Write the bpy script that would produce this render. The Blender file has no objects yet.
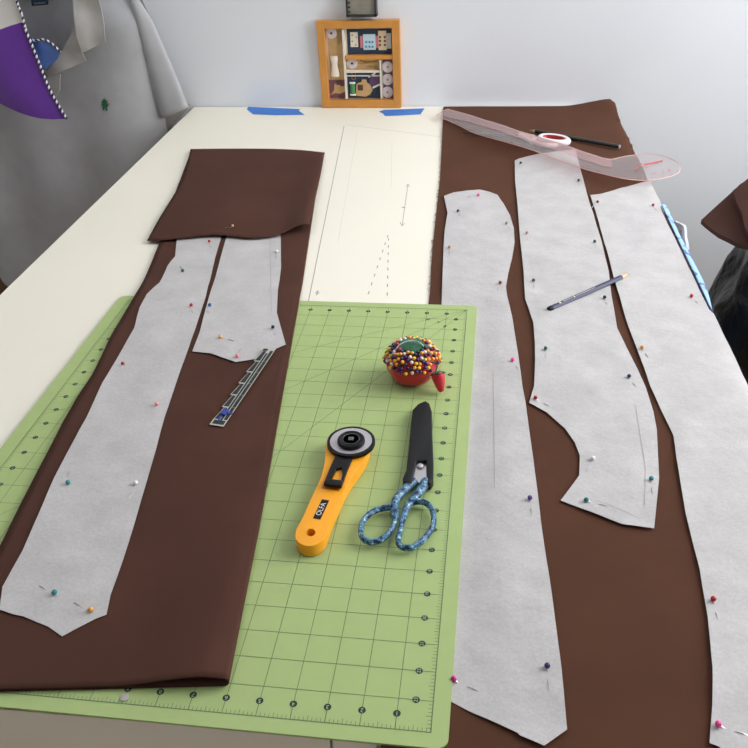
import bpy, bmesh, math, random
from mathutils import Vector, Matrix, noise
from mathutils.geometry import delaunay_2d_cdt
random.seed(7)
S = bpy.context.scene
COL = S.collection
# ------------------------------------------------------------------ camera
F = 860.94
R = [Vector((0.990589, 0.130919, -0.039915)), Vector((0.039036, -0.549761, -0.834409)), Vector((-0.131183, 0.824999, -0.549698))]
CAM = Vector((0.030093, -0.976406, 0.545824))
cd = bpy.data.cameras.new('camera'); cam = bpy.data.objects.new('camera', cd); COL.objects.link(cam)
cd.sensor_width = 36; cd.sensor_fit = 'HORIZONTAL'; cd.lens = 36 * F / 748; cd.clip_start = .02; cd.clip_end = 50
X_, Y_, Z_ = R[0], -R[1], -R[2]
cam.matrix_world = Matrix(((X_[0], Y_[0], Z_[0], CAM[0]), (X_[1], Y_[1], Z_[1], CAM[1]), (X_[2], Y_[2], Z_[2], CAM[2]), (0, 0, 0, 1)))
S.camera = cam

def ray(x, y):
    return R[0] * ((x - 374) / F) + R[1] * ((y - 374) / F) + R[2]
def at(x, y, z=0.0):                      # photo point -> point on a level plane
    d = ray(x, y); return CAM + d * ((z - CAM.z) / d.z)
def atY(x, y, Y):                         # photo point -> point on an upright plane
    d = ray(x, y); return CAM + d * ((Y - CAM.y) / d.y)
def at2(p, z=0.0):
    v = at(p[0], p[1], z); return (v.x, v.y)
def sm(a, b, x):
    t = max(0, min(1, (x - a) / (b - a))); return t * t * (3 - 2 * t)

# ------------------------------------------------------------------ materials
def lin(c):
    return tuple(((v / 255) / 12.92 if v / 255 <= .04045 else ((v / 255 + .055) / 1.055) ** 2.4) for v in c)
def mat(name, rgb, rough=.6, noise_scale=None, amt=.12, bump=0, bump_scale=None, metal=0, spec=.5, sheen=0, coat=0, weave=False, dist=.001):
    m = bpy.data.materials.new(name); m.use_nodes = True
    nt = m.node_tree; b = nt.nodes['Principled BSDF']
    c = lin(rgb)
    b.inputs['Base Color'].default_value = (*c, 1); b.inputs['Roughness'].default_value = rough
    b.inputs['Metallic'].default_value = metal; b.inputs['Specular IOR Level'].default_value = spec
    if sheen: b.inputs['Sheen Weight'].default_value = sheen
    if coat: b.inputs['Coat Weight'].default_value = coat
    tc = nt.nodes.new('ShaderNodeTexCoord')
    if noise_scale:
        n = nt.nodes.new('ShaderNodeTexNoise'); n.inputs['Scale'].default_value = noise_scale; n.inputs['Detail'].default_value = 5
        nt.links.new(tc.outputs['Object'], n.inputs['Vector'])
        r = nt.nodes.new('ShaderNodeValToRGB'); r.color_ramp.elements[0].position = .3; r.color_ramp.elements[1].position = .7
        r.color_ramp.elements[0].color = (*[v * (1 - amt) for v in c], 1); r.color_ramp.elements[1].color = (*[min(1, v * (1 + amt)) for v in c], 1)
        nt.links.new(n.outputs['Fac'], r.inputs['Fac']); nt.links.new(r.outputs['Color'], b.inputs['Base Color'])
    if bump:
        if weave:
            h = nt.nodes.new('ShaderNodeTexWave'); h.inputs['Scale'].default_value = bump_scale; h.inputs['Distortion'].default_value = 2; h.bands_direction = 'DIAGONAL'
            ho = h.outputs['Fac']
        else:
            h = nt.nodes.new('ShaderNodeTexNoise'); h.inputs['Scale'].default_value = bump_scale; h.inputs['Detail'].default_value = 6
            ho = h.outputs['Fac']
        nt.links.new(tc.outputs['Object'], h.inputs['Vector'])
        bp = nt.nodes.new('ShaderNodeBump'); bp.inputs['Strength'].default_value = bump; bp.inputs['Distance'].default_value = dist
        nt.links.new(ho, bp.inputs['Height']); nt.links.new(bp.outputs['Normal'], b.inputs['Normal'])
    return m

M = {}
M['wall'] = mat('wall_paint', (233, 236, 241), .75, 6, .012, .15, 120)
M['paper'] = mat('cream_paper', (238, 233, 217), .55, 4, .012, .05, 60)
M['brown'] = mat('brown_cotton', (86, 56, 42), .9, 14, .07, .3, 900, spec=.12, weave=True, dist=.0004, sheen=.0)
M['brown2'] = mat('brown_cotton_shaded', (80, 53, 44), .9, 11, .08, .3, 900, spec=.12, weave=True, dist=.0004, sheen=.0)  # same cotton as brown, its dimmer light put into a darker colour
M['piece'] = mat('interfacing', (192, 189, 188), .5, 26, .075, .45, 55, spec=.35, dist=.002)
nt = M['piece'].node_tree; b = nt.nodes['Principled BSDF']; tc = nt.nodes['Texture Coordinate']
n2 = nt.nodes.new('ShaderNodeTexNoise'); n2.inputs['Scale'].default_value = 420; n2.inputs['Detail'].default_value = 3; nt.links.new(tc.outputs['Object'], n2.inputs['Vector'])
r2 = nt.nodes.new('ShaderNodeValToRGB'); r2.color_ramp.elements[0].position = .35; r2.color_ramp.elements[1].position = .65; r2.color_ramp.elements[0].color = (.90, .90, .90, 1); r2.color_ramp.elements[1].color = (1, 1, 1, 1)
mx = nt.nodes.new('ShaderNodeMix'); mx.data_type = 'RGBA'; mx.blend_type = 'MULTIPLY'; mx.inputs[0].default_value = 1
nt.links.new(n2.outputs['Fac'], r2.inputs['Fac']); nt.links.new(nt.nodes['Color Ramp'].outputs['Color'], mx.inputs[6]); nt.links.new(r2.outputs['Color'], mx.inputs[7]); nt.links.new(mx.outputs[2], b.inputs['Base Color'])
M['pencil_mark'] = mat('pencil_mark', (150, 146, 142), .8)
M['mat_green'] = mat('mat_green', (166, 186, 122), .5, 60, .02, .1, 700, spec=.3, dist=.0003)
M['mat_line'] = mat('mat_line', (98, 122, 82), .6)
M['mat_dot'] = mat('mat_dot', (32, 48, 36), .6)
M['mat_num'] = mat('mat_numeral', (160, 190, 150), .6)
M['yellow'] = mat('yellow_plastic', (250, 168, 28), .38, spec=.5)
M['black'] = mat('black_plastic', (18, 18, 20), .42, spec=.25)
M['sheath'] = mat('black_sheath', (24, 24, 26), .5, spec=.25)
M['steel'] = mat('steel', (205, 203, 203), .28, metal=1)
M['steel_dull'] = mat('brushed_blade', (192, 188, 192), .5, metal=.6)
M['silver'] = mat('silver_trim', (200, 200, 190), .35, metal=.6)
M['white_plastic'] = mat('white_plastic', (236, 232, 232), .35)
M['red_plastic'] = mat('red_plastic', (165, 30, 40), .4)
M['red_cloth'] = mat('red_satin', (196, 22, 40), .45, 90, .1, .2, 400, sheen=.2)
M['leaf'] = mat('green_felt', (10, 86, 54), .85, 150, .2, .4, 800, sheen=.2)
M['thread'] = mat('pale_thread', (190, 205, 200), .7)
M['tape'] = mat('blue_tape', (54, 118, 200), .6, 60, .06, .2, 300)
M['wood'] = mat('honey_wood', (205, 142, 66), .45, 18, .12, .1, 60)
M['navy'] = mat('navy_card', (46, 62, 82), .8, 80, .1)
M['kraft'] = mat('tan_card', (196, 160, 112), .8, 90, .1)
M['mauve'] = mat('plum_card', (118, 78, 96), .8, 90, .1)
M['cream'] = mat('cream_card', (228, 220, 204), .7)
M['bobbin'] = mat('pale_bobbin', (216, 206, 208), .4)
M['grey_shirt'] = mat('grey_pique', (171, 172, 175), .95, 30, .05, .35, 1100, spec=.1, dist=.0005, sheen=.1)
M['grey_collar'] = mat('grey_rib', (177, 175, 172), .95, 30, .05, .35, 900, spec=.1, dist=.0005)
M['navy_label'] = mat('navy_label', (30, 42, 58), .7)
M['emblem'] = mat('green_thread', (22, 98, 66), .8)
M['purple'] = mat('purple_satin', (98, 46, 150), .38, 20, .07, spec=.5, sheen=.2)
M['satin_white'] = mat('white_satin', (214, 212, 208), .38, 20, .05, spec=.5)
M['satin_blue'] = mat('blue_satin', (86, 120, 190), .38, 20, .06, spec=.5)
M['cord_dark'] = mat('cord_dark', (36, 30, 60), .8)
M['cord_light'] = mat('cord_light', (222, 220, 224), .8)
M['floor'] = mat('wood_floor', (206, 186, 160), .5, 9, .12, .1, 40)
M['bag'] = mat('black_bag_film', (9, 9, 11), .3, None, 0, .9, 26, spec=.3, dist=.012)
M['peach'] = mat('peach_cloth', (226, 178, 150), .8, 40, .08)
M['lace'] = mat('white_cloth', (232, 232, 236), .8, 40, .05, .3, 200)
M['pencil_blue'] = mat('navy_pencil_paint', (44, 50, 84), .4)
M['pencil_wood'] = mat('pencil_wood', (222, 186, 150), .6)
M['graphite'] = mat('graphite', (60, 60, 62), .4)
M['dark_green'] = mat('dark_pencil_paint', (24, 32, 28), .35)
M['gauge_black'] = mat('gauge_black', (30, 34, 33), .5)
M['gauge_blue'] = mat('gauge_blue', (44, 66, 150), .4)
M['metal_leg'] = mat('grey_metal', (150, 150, 152), .4, metal=.8)
M['tabletop'] = mat('white_laminate', (230, 228, 222), .4)
M['red_print'] = mat('red_print', (214, 60, 60), .6)
M['pink_card'] = mat('pink_card', (214, 130, 140), .7)
M['sky_card'] = mat('pale_blue_card', (190, 214, 226), .7)
M['teal_dot'] = mat('teal_enamel', (70, 150, 180), .4)
M['brown_dot'] = mat('brown_enamel', (120, 50, 40), .4)
M['gold'] = mat('gold_metal', (180, 150, 80), .35, metal=.8)
M['tin_dark'] = mat('dark_frame', (46, 47, 46), .45)
M['tin_grey'] = mat('weathered_grey', (140, 136, 124), .6, 30, .25)
M['green_spool'] = mat('green_thread_wrap', (70, 130, 80), .7)

def camo():
    m = bpy.data.materials.new('blue_camo'); m.use_nodes = True; nt = m.node_tree; b = nt.nodes['Principled BSDF']
    tc = nt.nodes.new('ShaderNodeTexCoord'); v = nt.nodes.new('ShaderNodeTexNoise'); v.inputs['Scale'].default_value = 210; v.inputs['Detail'].default_value = 1.5
    r = nt.nodes.new('ShaderNodeValToRGB'); r.color_ramp.interpolation = 'CONSTANT'
    e = r.color_ramp.elements
    e[0].position = 0; e[0].color = (*lin((24, 44, 82)), 1); e[1].position = .44; e[1].color = (*lin((58, 104, 140)), 1)
    for p, c in ((.52, (98, 150, 176)), (.58, (36, 60, 100)), (.64, (160, 200, 212))):
        k = e.new(p); k.color = (*lin(c), 1)
    nt.links.new(tc.outputs['Object'], v.inputs['Vector']); nt.links.new(v.outputs['Fac'], r.inputs['Fac']); nt.links.new(r.outputs['Color'], b.inputs['Base Color'])
    b.inputs['Roughness'].default_value = .4
    return m
M['camo'] = camo()
def blue_print():
    m = bpy.data.materials.new('blue_print_cloth'); m.use_nodes = True; nt = m.node_tree; b = nt.nodes['Principled BSDF']
    tc = nt.nodes.new('ShaderNodeTexCoord'); v = nt.nodes.new('ShaderNodeTexNoise'); v.inputs['Scale'].default_value = 75; v.inputs['Detail'].default_value = 1
    r = nt.nodes.new('ShaderNodeValToRGB'); e = r.color_ramp.elements; r.color_ramp.interpolation = 'CONSTANT'
    e[0].position = 0; e[0].color = (*lin((84, 116, 168)), 1); e[1].position = .44; e[1].color = (*lin((150, 186, 226)), 1)
    nt.links.new(tc.outputs['Object'], v.inputs['Vector']); nt.links.new(v.outputs['Fac'], r.inputs['Fac']); nt.links.new(r.outputs['Color'], b.inputs['Base Color'])
    b.inputs['Roughness'].default_value = .9
    return m
M['blue_print'] = blue_print()
def clear(name, tint, frac, rough, body):
    m = bpy.data.materials.new(name); m.use_nodes = True; nt = m.node_tree
    for n in list(nt.nodes):
        if n.type == 'BSDF_PRINCIPLED': nt.nodes.remove(n)
    out = [n for n in nt.nodes if n.type == 'OUTPUT_MATERIAL'][0]
    t = nt.nodes.new('ShaderNodeBsdfTransparent'); t.inputs['Color'].default_value = (*tint, 1)
    d = nt.nodes.new('ShaderNodeBsdfDiffuse'); d.inputs['Color'].default_value = (*body, 1)
    g = nt.nodes.new('ShaderNodeBsdfGlossy'); g.inputs['Roughness'].default_value = rough
    fr = nt.nodes.new('ShaderNodeLayerWeight'); fr.inputs['Blend'].default_value = .09
    m1 = nt.nodes.new('ShaderNodeMixShader'); m1.inputs[0].default_value = frac
    m2 = nt.nodes.new('ShaderNodeMixShader')
    nt.links.new(t.outputs[0], m1.inputs[1]); nt.links.new(d.outputs[0], m1.inputs[2])
    nt.links.new(fr.outputs['Facing'], m2.inputs[0]); nt.links.new(m1.outputs[0], m2.inputs[1]); nt.links.new(g.outputs[0], m2.inputs[2])
    nt.links.new(m2.outputs[0], out.inputs[0])
    return m
M['acrylic'] = clear('clear_acrylic', (.985, .955, .955), .05, .06, (.85, .78, .78))
M['acrylic_pink'] = clear('pink_acrylic', (.98, .90, .90), .09, .10, (.95, .60, .58))

# ------------------------------------------------------------------ object helpers
def link(o, parent=None):
    COL.objects.link(o)
    if parent is not None: o.parent = parent
    return o
def tag(o, label, cat, group=None, kind=None):
    o['label'] = label; o['category'] = cat
    if group: o['group'] = group
    if kind: o['kind'] = kind
    return o
def thing(name, label, cat, loc=(0, 0, 0), group=None, rz=0):
    o = bpy.data.objects.new(name, None); o.empty_display_size = .02; link(o); o.location = loc; o.rotation_euler = (0, 0, rz)
    return tag(o, label, cat, group)
def struct(o): o['kind'] = 'structure'; return o
def finish(name, bm, mats, parent=None, smooth=True, loc=None):
    bmesh.ops.recalc_face_normals(bm, faces=bm.faces[:])
    me = bpy.data.meshes.new(name); bm.to_mesh(me); bm.free()
    for m in (mats if isinstance(mats, (list, tuple)) else [mats]): me.materials.append(m)
    o = link(bpy.data.objects.new(name, me), parent)
    for p in me.polygons: p.use_smooth = smooth
    if smooth:
        me.set_sharp_from_angle(angle=math.radians(42))
    off = Vector((0, 0, 0)); q = parent
    while q is not None: off += q.location; q = q.parent
    if loc is not None:
        me.transform(Matrix.Translation(-Vector(loc))); o.location = Vector(loc) - off
    elif parent is not None and off.length > 0 and not parent.get('local'):
        me.transform(Matrix.Translation(-off))
    return o
def box(bm, lo, hi, mi=0):
    vs = [bm.verts.new((x, y, z)) for x in (lo[0], hi[0]) for y in (lo[1], hi[1]) for z in (lo[2], hi[2])]
    for f in ((0, 1, 3, 2), (4, 6, 7, 5), (0, 4, 5, 1), (2, 3, 7, 6), (0, 2, 6, 4), (1, 5, 7, 3)):
        bm.faces.new([vs[i] for i in f]).material_index = mi
def bevel_all(bm, w, seg=2):
    bmesh.ops.bevel(bm, geom=bm.edges[:], offset=w, segments=seg, profile=.5, affect='EDGES', clamp_overlap=True)
def prism(bm, pts, z0, z1, mi=0, hole=None):
    """outline (x,y) extruded between z0 and z1; z may be functions"""
    f0 = z0 if callable(z0) else (lambda x, y: z0); f1 = z1 if callable(z1) else (lambda x, y: z1)
    a = [bm.verts.new((x, y, f0(x, y))) for x, y in pts]; b = [bm.verts.new((x, y, f1(x, y))) for x, y in pts]
    n = len(pts)
    if hole is None:
        bm.faces.new(a[::-1]).material_index = mi; bm.faces.new(b).material_index = mi
    for i in range(n): bm.faces.new((a[i], a[(i + 1) % n], b[(i + 1) % n], b[i])).material_index = mi
    if hole:
        c = [bm.verts.new((x, y, f0(x, y))) for x, y in hole]; d = [bm.verts.new((x, y, f1(x, y))) for x, y in hole]; k = len(hole)
        for i in range(k): bm.faces.new((c[i], d[i], d[(i + 1) % k], c[(i + 1) % k])).material_index = mi
        for lo, li in ((a, c), (b, d)):
            es = []
            for L in (lo, li):
                for i in range(len(L)):
                    e = bm.edges.get((L[i], L[(i + 1) % len(L)])); es.append(e)
            r = bmesh.ops.triangle_fill(bm, use_beauty=True, edges=es)
            for g in r['geom']:
                if isinstance(g, bmesh.types.BMFace): g.material_index = mi
def lathe(bm, prof, n=24, mi=0, c=(0, 0, 0), mat4=None):
    rings = []
    for r, z in prof:
        if r < 1e-7: rings.append([bm.verts.new((0, 0, z))])
        else: rings.append([bm.verts.new((r * math.cos(2 * math.pi * i / n), r * math.sin(2 * math.pi * i / n), z)) for i in range(n)])
    for A, B in zip(rings, rings[1:]):
        for i in range(n):
            j = (i + 1) % n
            if len(A) == 1 and len(B) == 1: continue
            if len(A) == 1: f = bm.faces.new((A[0], B[i], B[j]))
            elif len(B) == 1: f = bm.faces.new((A[i], A[j], B[0]))
            else: f = bm.faces.new((A[i], A[j], B[j], B[i]))
            f.material_index = mi
    for rr in (rings[0], rings[-1]):
        if len(rr) > 1: bm.faces.new(rr).material_index = mi
    vs = [v for r in rings for v in r]
    if mat4 is not None: bmesh.ops.transform(bm, matrix=mat4, verts=vs)
    bmesh.ops.translate(bm, vec=Vector(c), verts=vs)
    return vs
def spline(pts, per=6, closed=False):
    pts = [Vector(p) for p in pts]; n = len(pts); out = []
    for i in range(n if closed else n - 1):
        g = lambda k: pts[k % n] if closed else pts[max(0, min(n - 1, k))]
        p0, p1, p2, p3 = g(i - 1), g(i), g(i + 1), g(i + 2)
        for k in range(per):
            t = k / per
            out.append(.5 * (2 * p1 + (p2 - p0) * t + (2 * p0 - 5 * p1 + 4 * p2 - p3) * t * t + (3 * p1 - p0 - 3 * p2 + p3) * t ** 3))
    if not closed: out.append(pts[-1])
    return out
def tube(bm, path, r, n=10, mi=0, closed=False, flat=1.0, stripe=None):
    path = [Vector(p) for p in path]; m = len(path); rings = []
    rf = r if callable(r) else (lambda t: r)
    up = Vector((0, 0, 1))
    for i, p in enumerate(path):
        a = path[(i - 1) % m] if closed or i else path[0]; b = path[(i + 1) % m] if closed or i < m - 1 else path[-1]
        t = (b - a).normalized(); s = t.cross(up)
        if s.length < .1: s = t.cross(Vector((0, 1, 0)))
        s.normalize(); u = s.cross(t).normalized(); rr = rf(i / max(1, m - 1))
        rings.append([bm.verts.new(p + s * rr * math.cos(2 * math.pi * k / n) + u * rr * flat * math.sin(2 * math.pi * k / n)) for k in range(n)])
    for i in range(m if closed else m - 1):
        A, B = rings[i], rings[(i + 1) % m]
        for k in range(n):
            f = bm.faces.new((A[k], A[(k + 1) % n], B[(k + 1) % n], B[k])); f.material_index = mi if stripe is None else stripe(i, k)
    if not closed:
        bm.faces.new(rings[0][::-1]).material_index = mi; bm.faces.new(rings[-1]).material_index = mi
def inside(p, poly):
    c = False; n = len(poly); x, y = p
    for i in range(n):
        x1, y1 = poly[i]; x2, y2 = poly[i - 1]
        if (y1 > y) != (y2 > y) and x < (x2 - x1) * (y - y1) / (y2 - y1) + x1: c = not c
    return c
def resample(poly, d):
    out = []
    for i in range(len(poly)):
        a, b = Vector(poly[i]), Vector(poly[(i + 1) % len(poly)]); k = max(1, int((b - a).length / d + .5))
        for j in range(k): out.append(tuple(a.lerp(b, j / k)))
    return out
def sheet(name, poly, fm, d, mats, parent=None, thick=.0006, nrm=None, back=None):
    """cloth or paper cut to an outline in (a,b); fm maps (a,b) to space; the underside lies `thick` behind"""
    bd = resample(poly, d); n = len(bd); pts = [Vector(p) for p in bd]
    xs = [p[0] for p in bd]; ys = [p[1] for p in bd]; rnd = random.Random(3)
    y = min(ys) + d * .5; row = 0
    while y < max(ys):
        x = min(xs) + d * (.25 if row % 2 else .75)
        while x < max(xs):
            q = (x + rnd.uniform(-.1, .1) * d, y + rnd.uniform(-.1, .1) * d)
            if inside(q, bd) and min((q[0] - p[0]) ** 2 + (q[1] - p[1]) ** 2 for p in bd) > (.55 * d) ** 2: pts.append(Vector(q))
            x += d
        y += d * .87; row += 1
    vs, es, fs, *_ = delaunay_2d_cdt(pts, [(i, (i + 1) % n) for i in range(n)], [list(range(n))], 1, 1e-7)
    bm = bmesh.new(); off = nrm or Vector((0, 0, -1))
    bk = back or (lambda a, b: fm(a, b) + off * thick)
    top = [bm.verts.new(fm(v[0], v[1])) for v in vs]; bot = [bm.verts.new(bk(v[0], v[1])) for v in vs]
    cnt = {}
    for f in fs:
        bm.faces.new([top[i] for i in f]); bm.faces.new([bot[i] for i in reversed(f)])
        for i in range(len(f)):
            e = (f[i], f[(i + 1) % len(f)]); k = (min(e), max(e)); cnt.setdefault(k, []).append(e)
    for k, L in cnt.items():
        if len(L) == 1:
            a, b = L[0]; bm.faces.new((top[b], top[a], bot[a], bot[b]))
    return finish(name, bm, mats, parent)
def ribbon(bm, pts, w, fz, mi=0):
    """thin drawn line lying on a surface fz(x,y)"""
    pts = [Vector((p[0], p[1])) for p in pts]; A = []
    for i, p in enumerate(pts):
        a = pts[max(0, i - 1)]; b = pts[min(len(pts) - 1, i + 1)]; t = (b - a).normalized(); s = Vector((-t.y, t.x)) * w / 2
        A.append([bm.verts.new((q.x, q.y, fz(q.x, q.y))) for q in (p + s, p - s)])
    for a, b in zip(A, A[1:]): bm.faces.new((a[0], a[1], b[1], b[0])).material_index = mi
def poly2(px, z=0.0): return [at2(p, z) for p in px]
def line_px(px, n=14, z=0.0):
    out = []
    for a, b in zip(px, px[1:]):
        A, B = Vector(at2(a, z)), Vector(at2(b, z))
        out += [tuple(A.lerp(B, k / n)) for k in range(n)]
    out.append(at2(px[-1], z)); return out
def glyphs(text, size):
    c = bpy.data.curves.new('lettering', 'FONT'); c.body = text; c.size = size; c.align_x = 'CENTER'; c.align_y = 'CENTER'
    o = bpy.data.objects.new('lettering', c); COL.objects.link(o)
    dg = bpy.context.evaluated_depsgraph_get(); me = bpy.data.meshes.new_from_object(o.evaluated_get(dg))
    vs = [v.co.copy() for v in me.vertices]; fs = [list(p.vertices) for p in me.polygons]
    bpy.data.objects.remove(o); bpy.data.curves.remove(c); bpy.data.meshes.remove(me)
    return vs, fs
def put_text(bm, text, size, mx, mi=0):
    vs, fs = glyphs(text, size); V = [bm.verts.new(mx @ v) for v in vs]
    for f in fs:
        try: bm.faces.new([V[i] for i in f]).material_index = mi
        except ValueError: pass

# ------------------------------------------------------------------ levels on the table (mat surface = 0)
ZT, ZP, ZF = -.0040, -.0036, -.0026          # tabletop, paper, right-hand cloth
YF, YB, XL = -.6160, .911, -.652              # table edges
def XR(y): return .2985 - .0285 * (y - .2) / .7 if y > -.3 else .3105 + .008
def xr(y): return min(.312, .3015 - .0335 * (y - .05) / .85)
MX0, MX1, MY0, MY1 = -.4735, .0127, -.6215, .012
def mat_d(x, y):
    return math.hypot(max(MX0 - x, 0, x - MX1), max(MY0 - y, 0, y - MY1))
def wrap(x, y, z):
    """bend over the front and right-hand table edges"""
    e = xr(y)
    yb = YF - .016
    if y < yb: z -= (yb - y); y = yb - .002 - .0015 * math.sin(x * 17)
    if x > e: z -= (x - e) * .97; x = e + .0035 + (x - e) * .2
    return Vector((x, y, z))
def wn(x, y, s, seed=0): return noise.noise(Vector((x * s, y * s, seed)))

# ------------------------------------------------------------------ room
bm = bmesh.new(); box(bm, (-2.6, .912, -.75), (1.45, 1.02, 1.75)); struct(finish('wall_back', bm, M['wall'], smooth=False))
bm = bmesh.new(); box(bm, (-2.7, -2.6, -.75), (-2.6, .912, 1.75)); struct(finish('wall_left', bm, M['wall'], smooth=False))
bm = bmesh.new(); box(bm, (1.35, -2.7, -.75), (1.45, -.40, 1.75)); box(bm, (1.35, -.40, -.75), (1.45, .912, .20)); struct(finish('wall_right', bm, M['wall'], smooth=False))
bm = bmesh.new(); box(bm, (-2.7, -2.7, 1.75), (1.45, 1.02, 1.85)); struct(finish('ceiling', bm, M['wall'], smooth=False))
bm = bmesh.new(); box(bm, (-2.7, -2.7, -.75), (1.45, -2.6, 1.75)); struct(finish('wall_front', bm, mat('taupe_wall_paint', (214, 210, 205), .8, 6, .03), smooth=False))
bm = bmesh.new(); box(bm, (-2.6, -2.6, -.80), (1.45, 1.02, -.75)); struct(finish('floor', bm, M['floor'], smooth=False))

# ------------------------------------------------------------------ table
T = thing('work_table', 'white cutting table with a paper covered top against the wall', 'table', (-.17, .14, -.75))
bm = bmesh.new(); prism(bm, [(XL, YF), (.292, YF), (.292, -.2), (xr(.9) - .019, YB - .001), (XL, YB - .001)], ZT - .028, ZT); bevel_all(bm, .0015, 1)
finish('tabletop', bm, M['tabletop'], T)
for x, y in ((XL + .05, YF + .05), (.25, YF + .05), (XL + .05, YB - .06), (.22, YB - .06)):
    bm = bmesh.new(); box(bm, (x - .02, y - .02, -.75), (x + .02, y + .02, ZT - .028)); bevel_all(bm, .003); finish('leg', bm, M['metal_leg'], T)
bm = bmesh.new()
box(bm, (XL + .03, YF + .035, ZT - .09), (.27, YF + .055, ZT - .028)); finish('apron', bm, M['metal_leg'], T, smooth=False); bm = bmesh.new(); box(bm, (XL + .03, YB - .07, ZT - .09), (.23, YB - .05, ZT - .028))
finish('apron', bm, M['metal_leg'], T, smooth=False)

# paper covering: lies on the top, hangs over the front edge
def paper_f(x, y):
    return Vector((x, y, ZP))
P = sheet('pattern_paper', [(XL + .001, YF - .0035), (-.071, YF - .0035), (-.071, YF + .0), (.0, YF + .002), (xr(0) - .021, YF + .01), (xr(0) - .021, 0), (xr(.9) - .021, .900), (XL + .001, .900)], paper_f, .035, M['paper'], thick=.0003)
sheet('front_overhang', [(XL + .001, ZP - .34), (-.071, ZP - .34), (-.071, ZP - .0003), (XL + .001, ZP - .0003)], lambda a, b: Vector((a, YF - .0035 - .0008 * (1 + math.sin(a * 14)), b)), .03, M['paper'], P, thick=.0003, nrm=Vector((0, 1, 0)))
tag(P, 'cream white pattern paper covering the table and held by blue tape', 'paper')
bm = bmesh.new(); fz = lambda x, y: ZP + .00012
ribbon(bm, line_px([(308, 300), (344, 124)]), .0011, fz); ribbon(bm, line_px([(346, 123), (440, 135)]), .0008, fz)
ribbon(bm, line_px([(402, 224), (408, 182)], 6), .0009, fz); ribbon(bm, line_px([(400, 220), (402, 224), (404.5, 221)], 3), .001, fz); ribbon(bm, line_px([(406, 185), (408, 182), (409.5, 185)], 3), .001, fz)
ribbon(bm, line_px([(402, 205), (405, 206)], 2), .003, fz)
def dashes(bm, a, b, n, w, fz, z=0, duty=.35):
    A, B = Vector(at2(a, z)), Vector(at2(b, z))
    for k in range(n): ribbon(bm, [A.lerp(B, k / n), A.lerp(B, (k + duty) / n)], w, fz)
dashes(bm, (388, 233), (366, 298), 8, .0013, fz); dashes(bm, (388.5, 236), (387, 299), 8, .0013, fz)
ribbon(bm, line_px([(315, 291), (318, 288), (316, 293), (319, 290)], 2), .001, fz)
ribbon(bm, line_px([(392, 140), (391, 185)], 5), .0002, fz); ribbon(bm, line_px([(357, 130), (338, 240)], 5), .0002, fz)
finish('pencil_line', bm, M['pencil_mark'], P)
# second paper sheet hanging over the front beside the seam
bm = bmesh.new()
o = sheet('pattern_paper', [(-.0690, ZP - .34), (-.0375, ZP - .34), (-.0375, ZP), (-.0690, ZP)], lambda a, b: Vector((a, YF - .0042, b)), .02, M['paper'], thick=.0003, nrm=Vector((0, 1, 0)))
tag(o, 'narrow strip of cream paper hanging at the table front beside the brown cloth', 'paper')
bm.free()

# blue tape strips
def tape(px, label):
    pl = poly2(px, ZP); o = sheet('tape_strip', pl, lambda x, y: Vector((x, y, ZP + .0006)), .012, M['tape'], thick=.0002)
    tag(o, label, 'tape', 'blue tape strips holding the paper')
tape([(248.4, 107), (300, 109.3), (299, 111), (304.5, 115), (275, 115.3), (253, 114.4), (247, 109.5)], 'strip of blue painter tape at the back table edge, farther from the brown cloth')
tape([(379, 111.7), (384.5, 110), (424.5, 108.6), (420.5, 114.4), (400, 115.6), (385, 116.2), (383, 113.5)], 'strip of blue painter tape at the back table edge, nearer the brown cloth')

# ------------------------------------------------------------------ cutting mat
def rrect(x0, y0, x1, y1, r, n=6):
    out = []
    for cx, cy, a in ((x1 - r, y1 - r, 0), (x0 + r, y1 - r, 90), (x0 + r, y0 + r, 180), (x1 - r, y0 + r, 270)):
        for k in range(n + 1):
            t = math.radians(a + 90 * k / n); out.append((cx + r * math.cos(t), cy + r * math.sin(t)))
    return out
IN = .0254
bm = bmesh.new(); prism(bm, rrect(MX0, MY0, MX1, MY1, .009), -.0020, 0)
Z1, Z2, Z3 = .00012, .00020, .00028
def quad(x0, y0, x1, y1, z, mi):
    bm.faces.new([bm.verts.new(p) for p in ((x0, y0, z), (x1, y0, z), (x1, y1, z), (x0, y1, z))]).material_index = mi
lw = .00025
for u in range(0, 19):
    x = -u * IN; w = lw * (1.5 if u in (0, 18) else 1); quad(x - w, -24 * IN, x + w, 0, Z1, 1)
for v in range(0, 25):
    y = -v * IN; w = lw * (1.5 if v in (0, 24) else 1); quad(-18 * IN, y - w, 0, y + w, Z1 + .00002, 1)
for k in range(18 * 8):
    x = -k * IN / 8; t = .0032 if k % 4 else .0045
    quad(x - .0002, -24 * IN, x + .0002, -24 * IN + t, Z1, 1); quad(x - .0002, -t, x + .0002, 0, Z1, 1)
for k in range(24 * 8):
    y = -k * IN / 8; t = .0032 if k % 4 else .0045
    quad(-t, y - .0002, 0, y + .0002, Z1, 1); quad(-18 * IN, y - .0002, -18 * IN + t, y + .0002, Z1, 1)
for a, L in ((30, 18 / math.cos(math.radians(30))), (45, 18 / math.cos(math.radians(45))), (60, 24 / math.sin(math.radians(60)))):
    e = Vector((-math.cos(math.radians(a)), -math.sin(math.radians(a)))) * L * IN
    ribbon(bm, [(0, 0), e], .00045, lambda x, y: Z1 + .00004, 1)
def dot(x, y, txt, rz):
    vs = [bm.verts.new((x + .0028 * math.cos(2 * math.pi * i / 16), y + .0028 * math.sin(2 * math.pi * i / 16), Z2)) for i in range(16)]
    bm.faces.new(vs).material_index = 2
    put_text(bm, txt, .0048 if len(txt) == 1 else .0042, Matrix.Translation((x, y, Z3)) @ Matrix.Rotation(rz, 4, 'Z'), 3)
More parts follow.
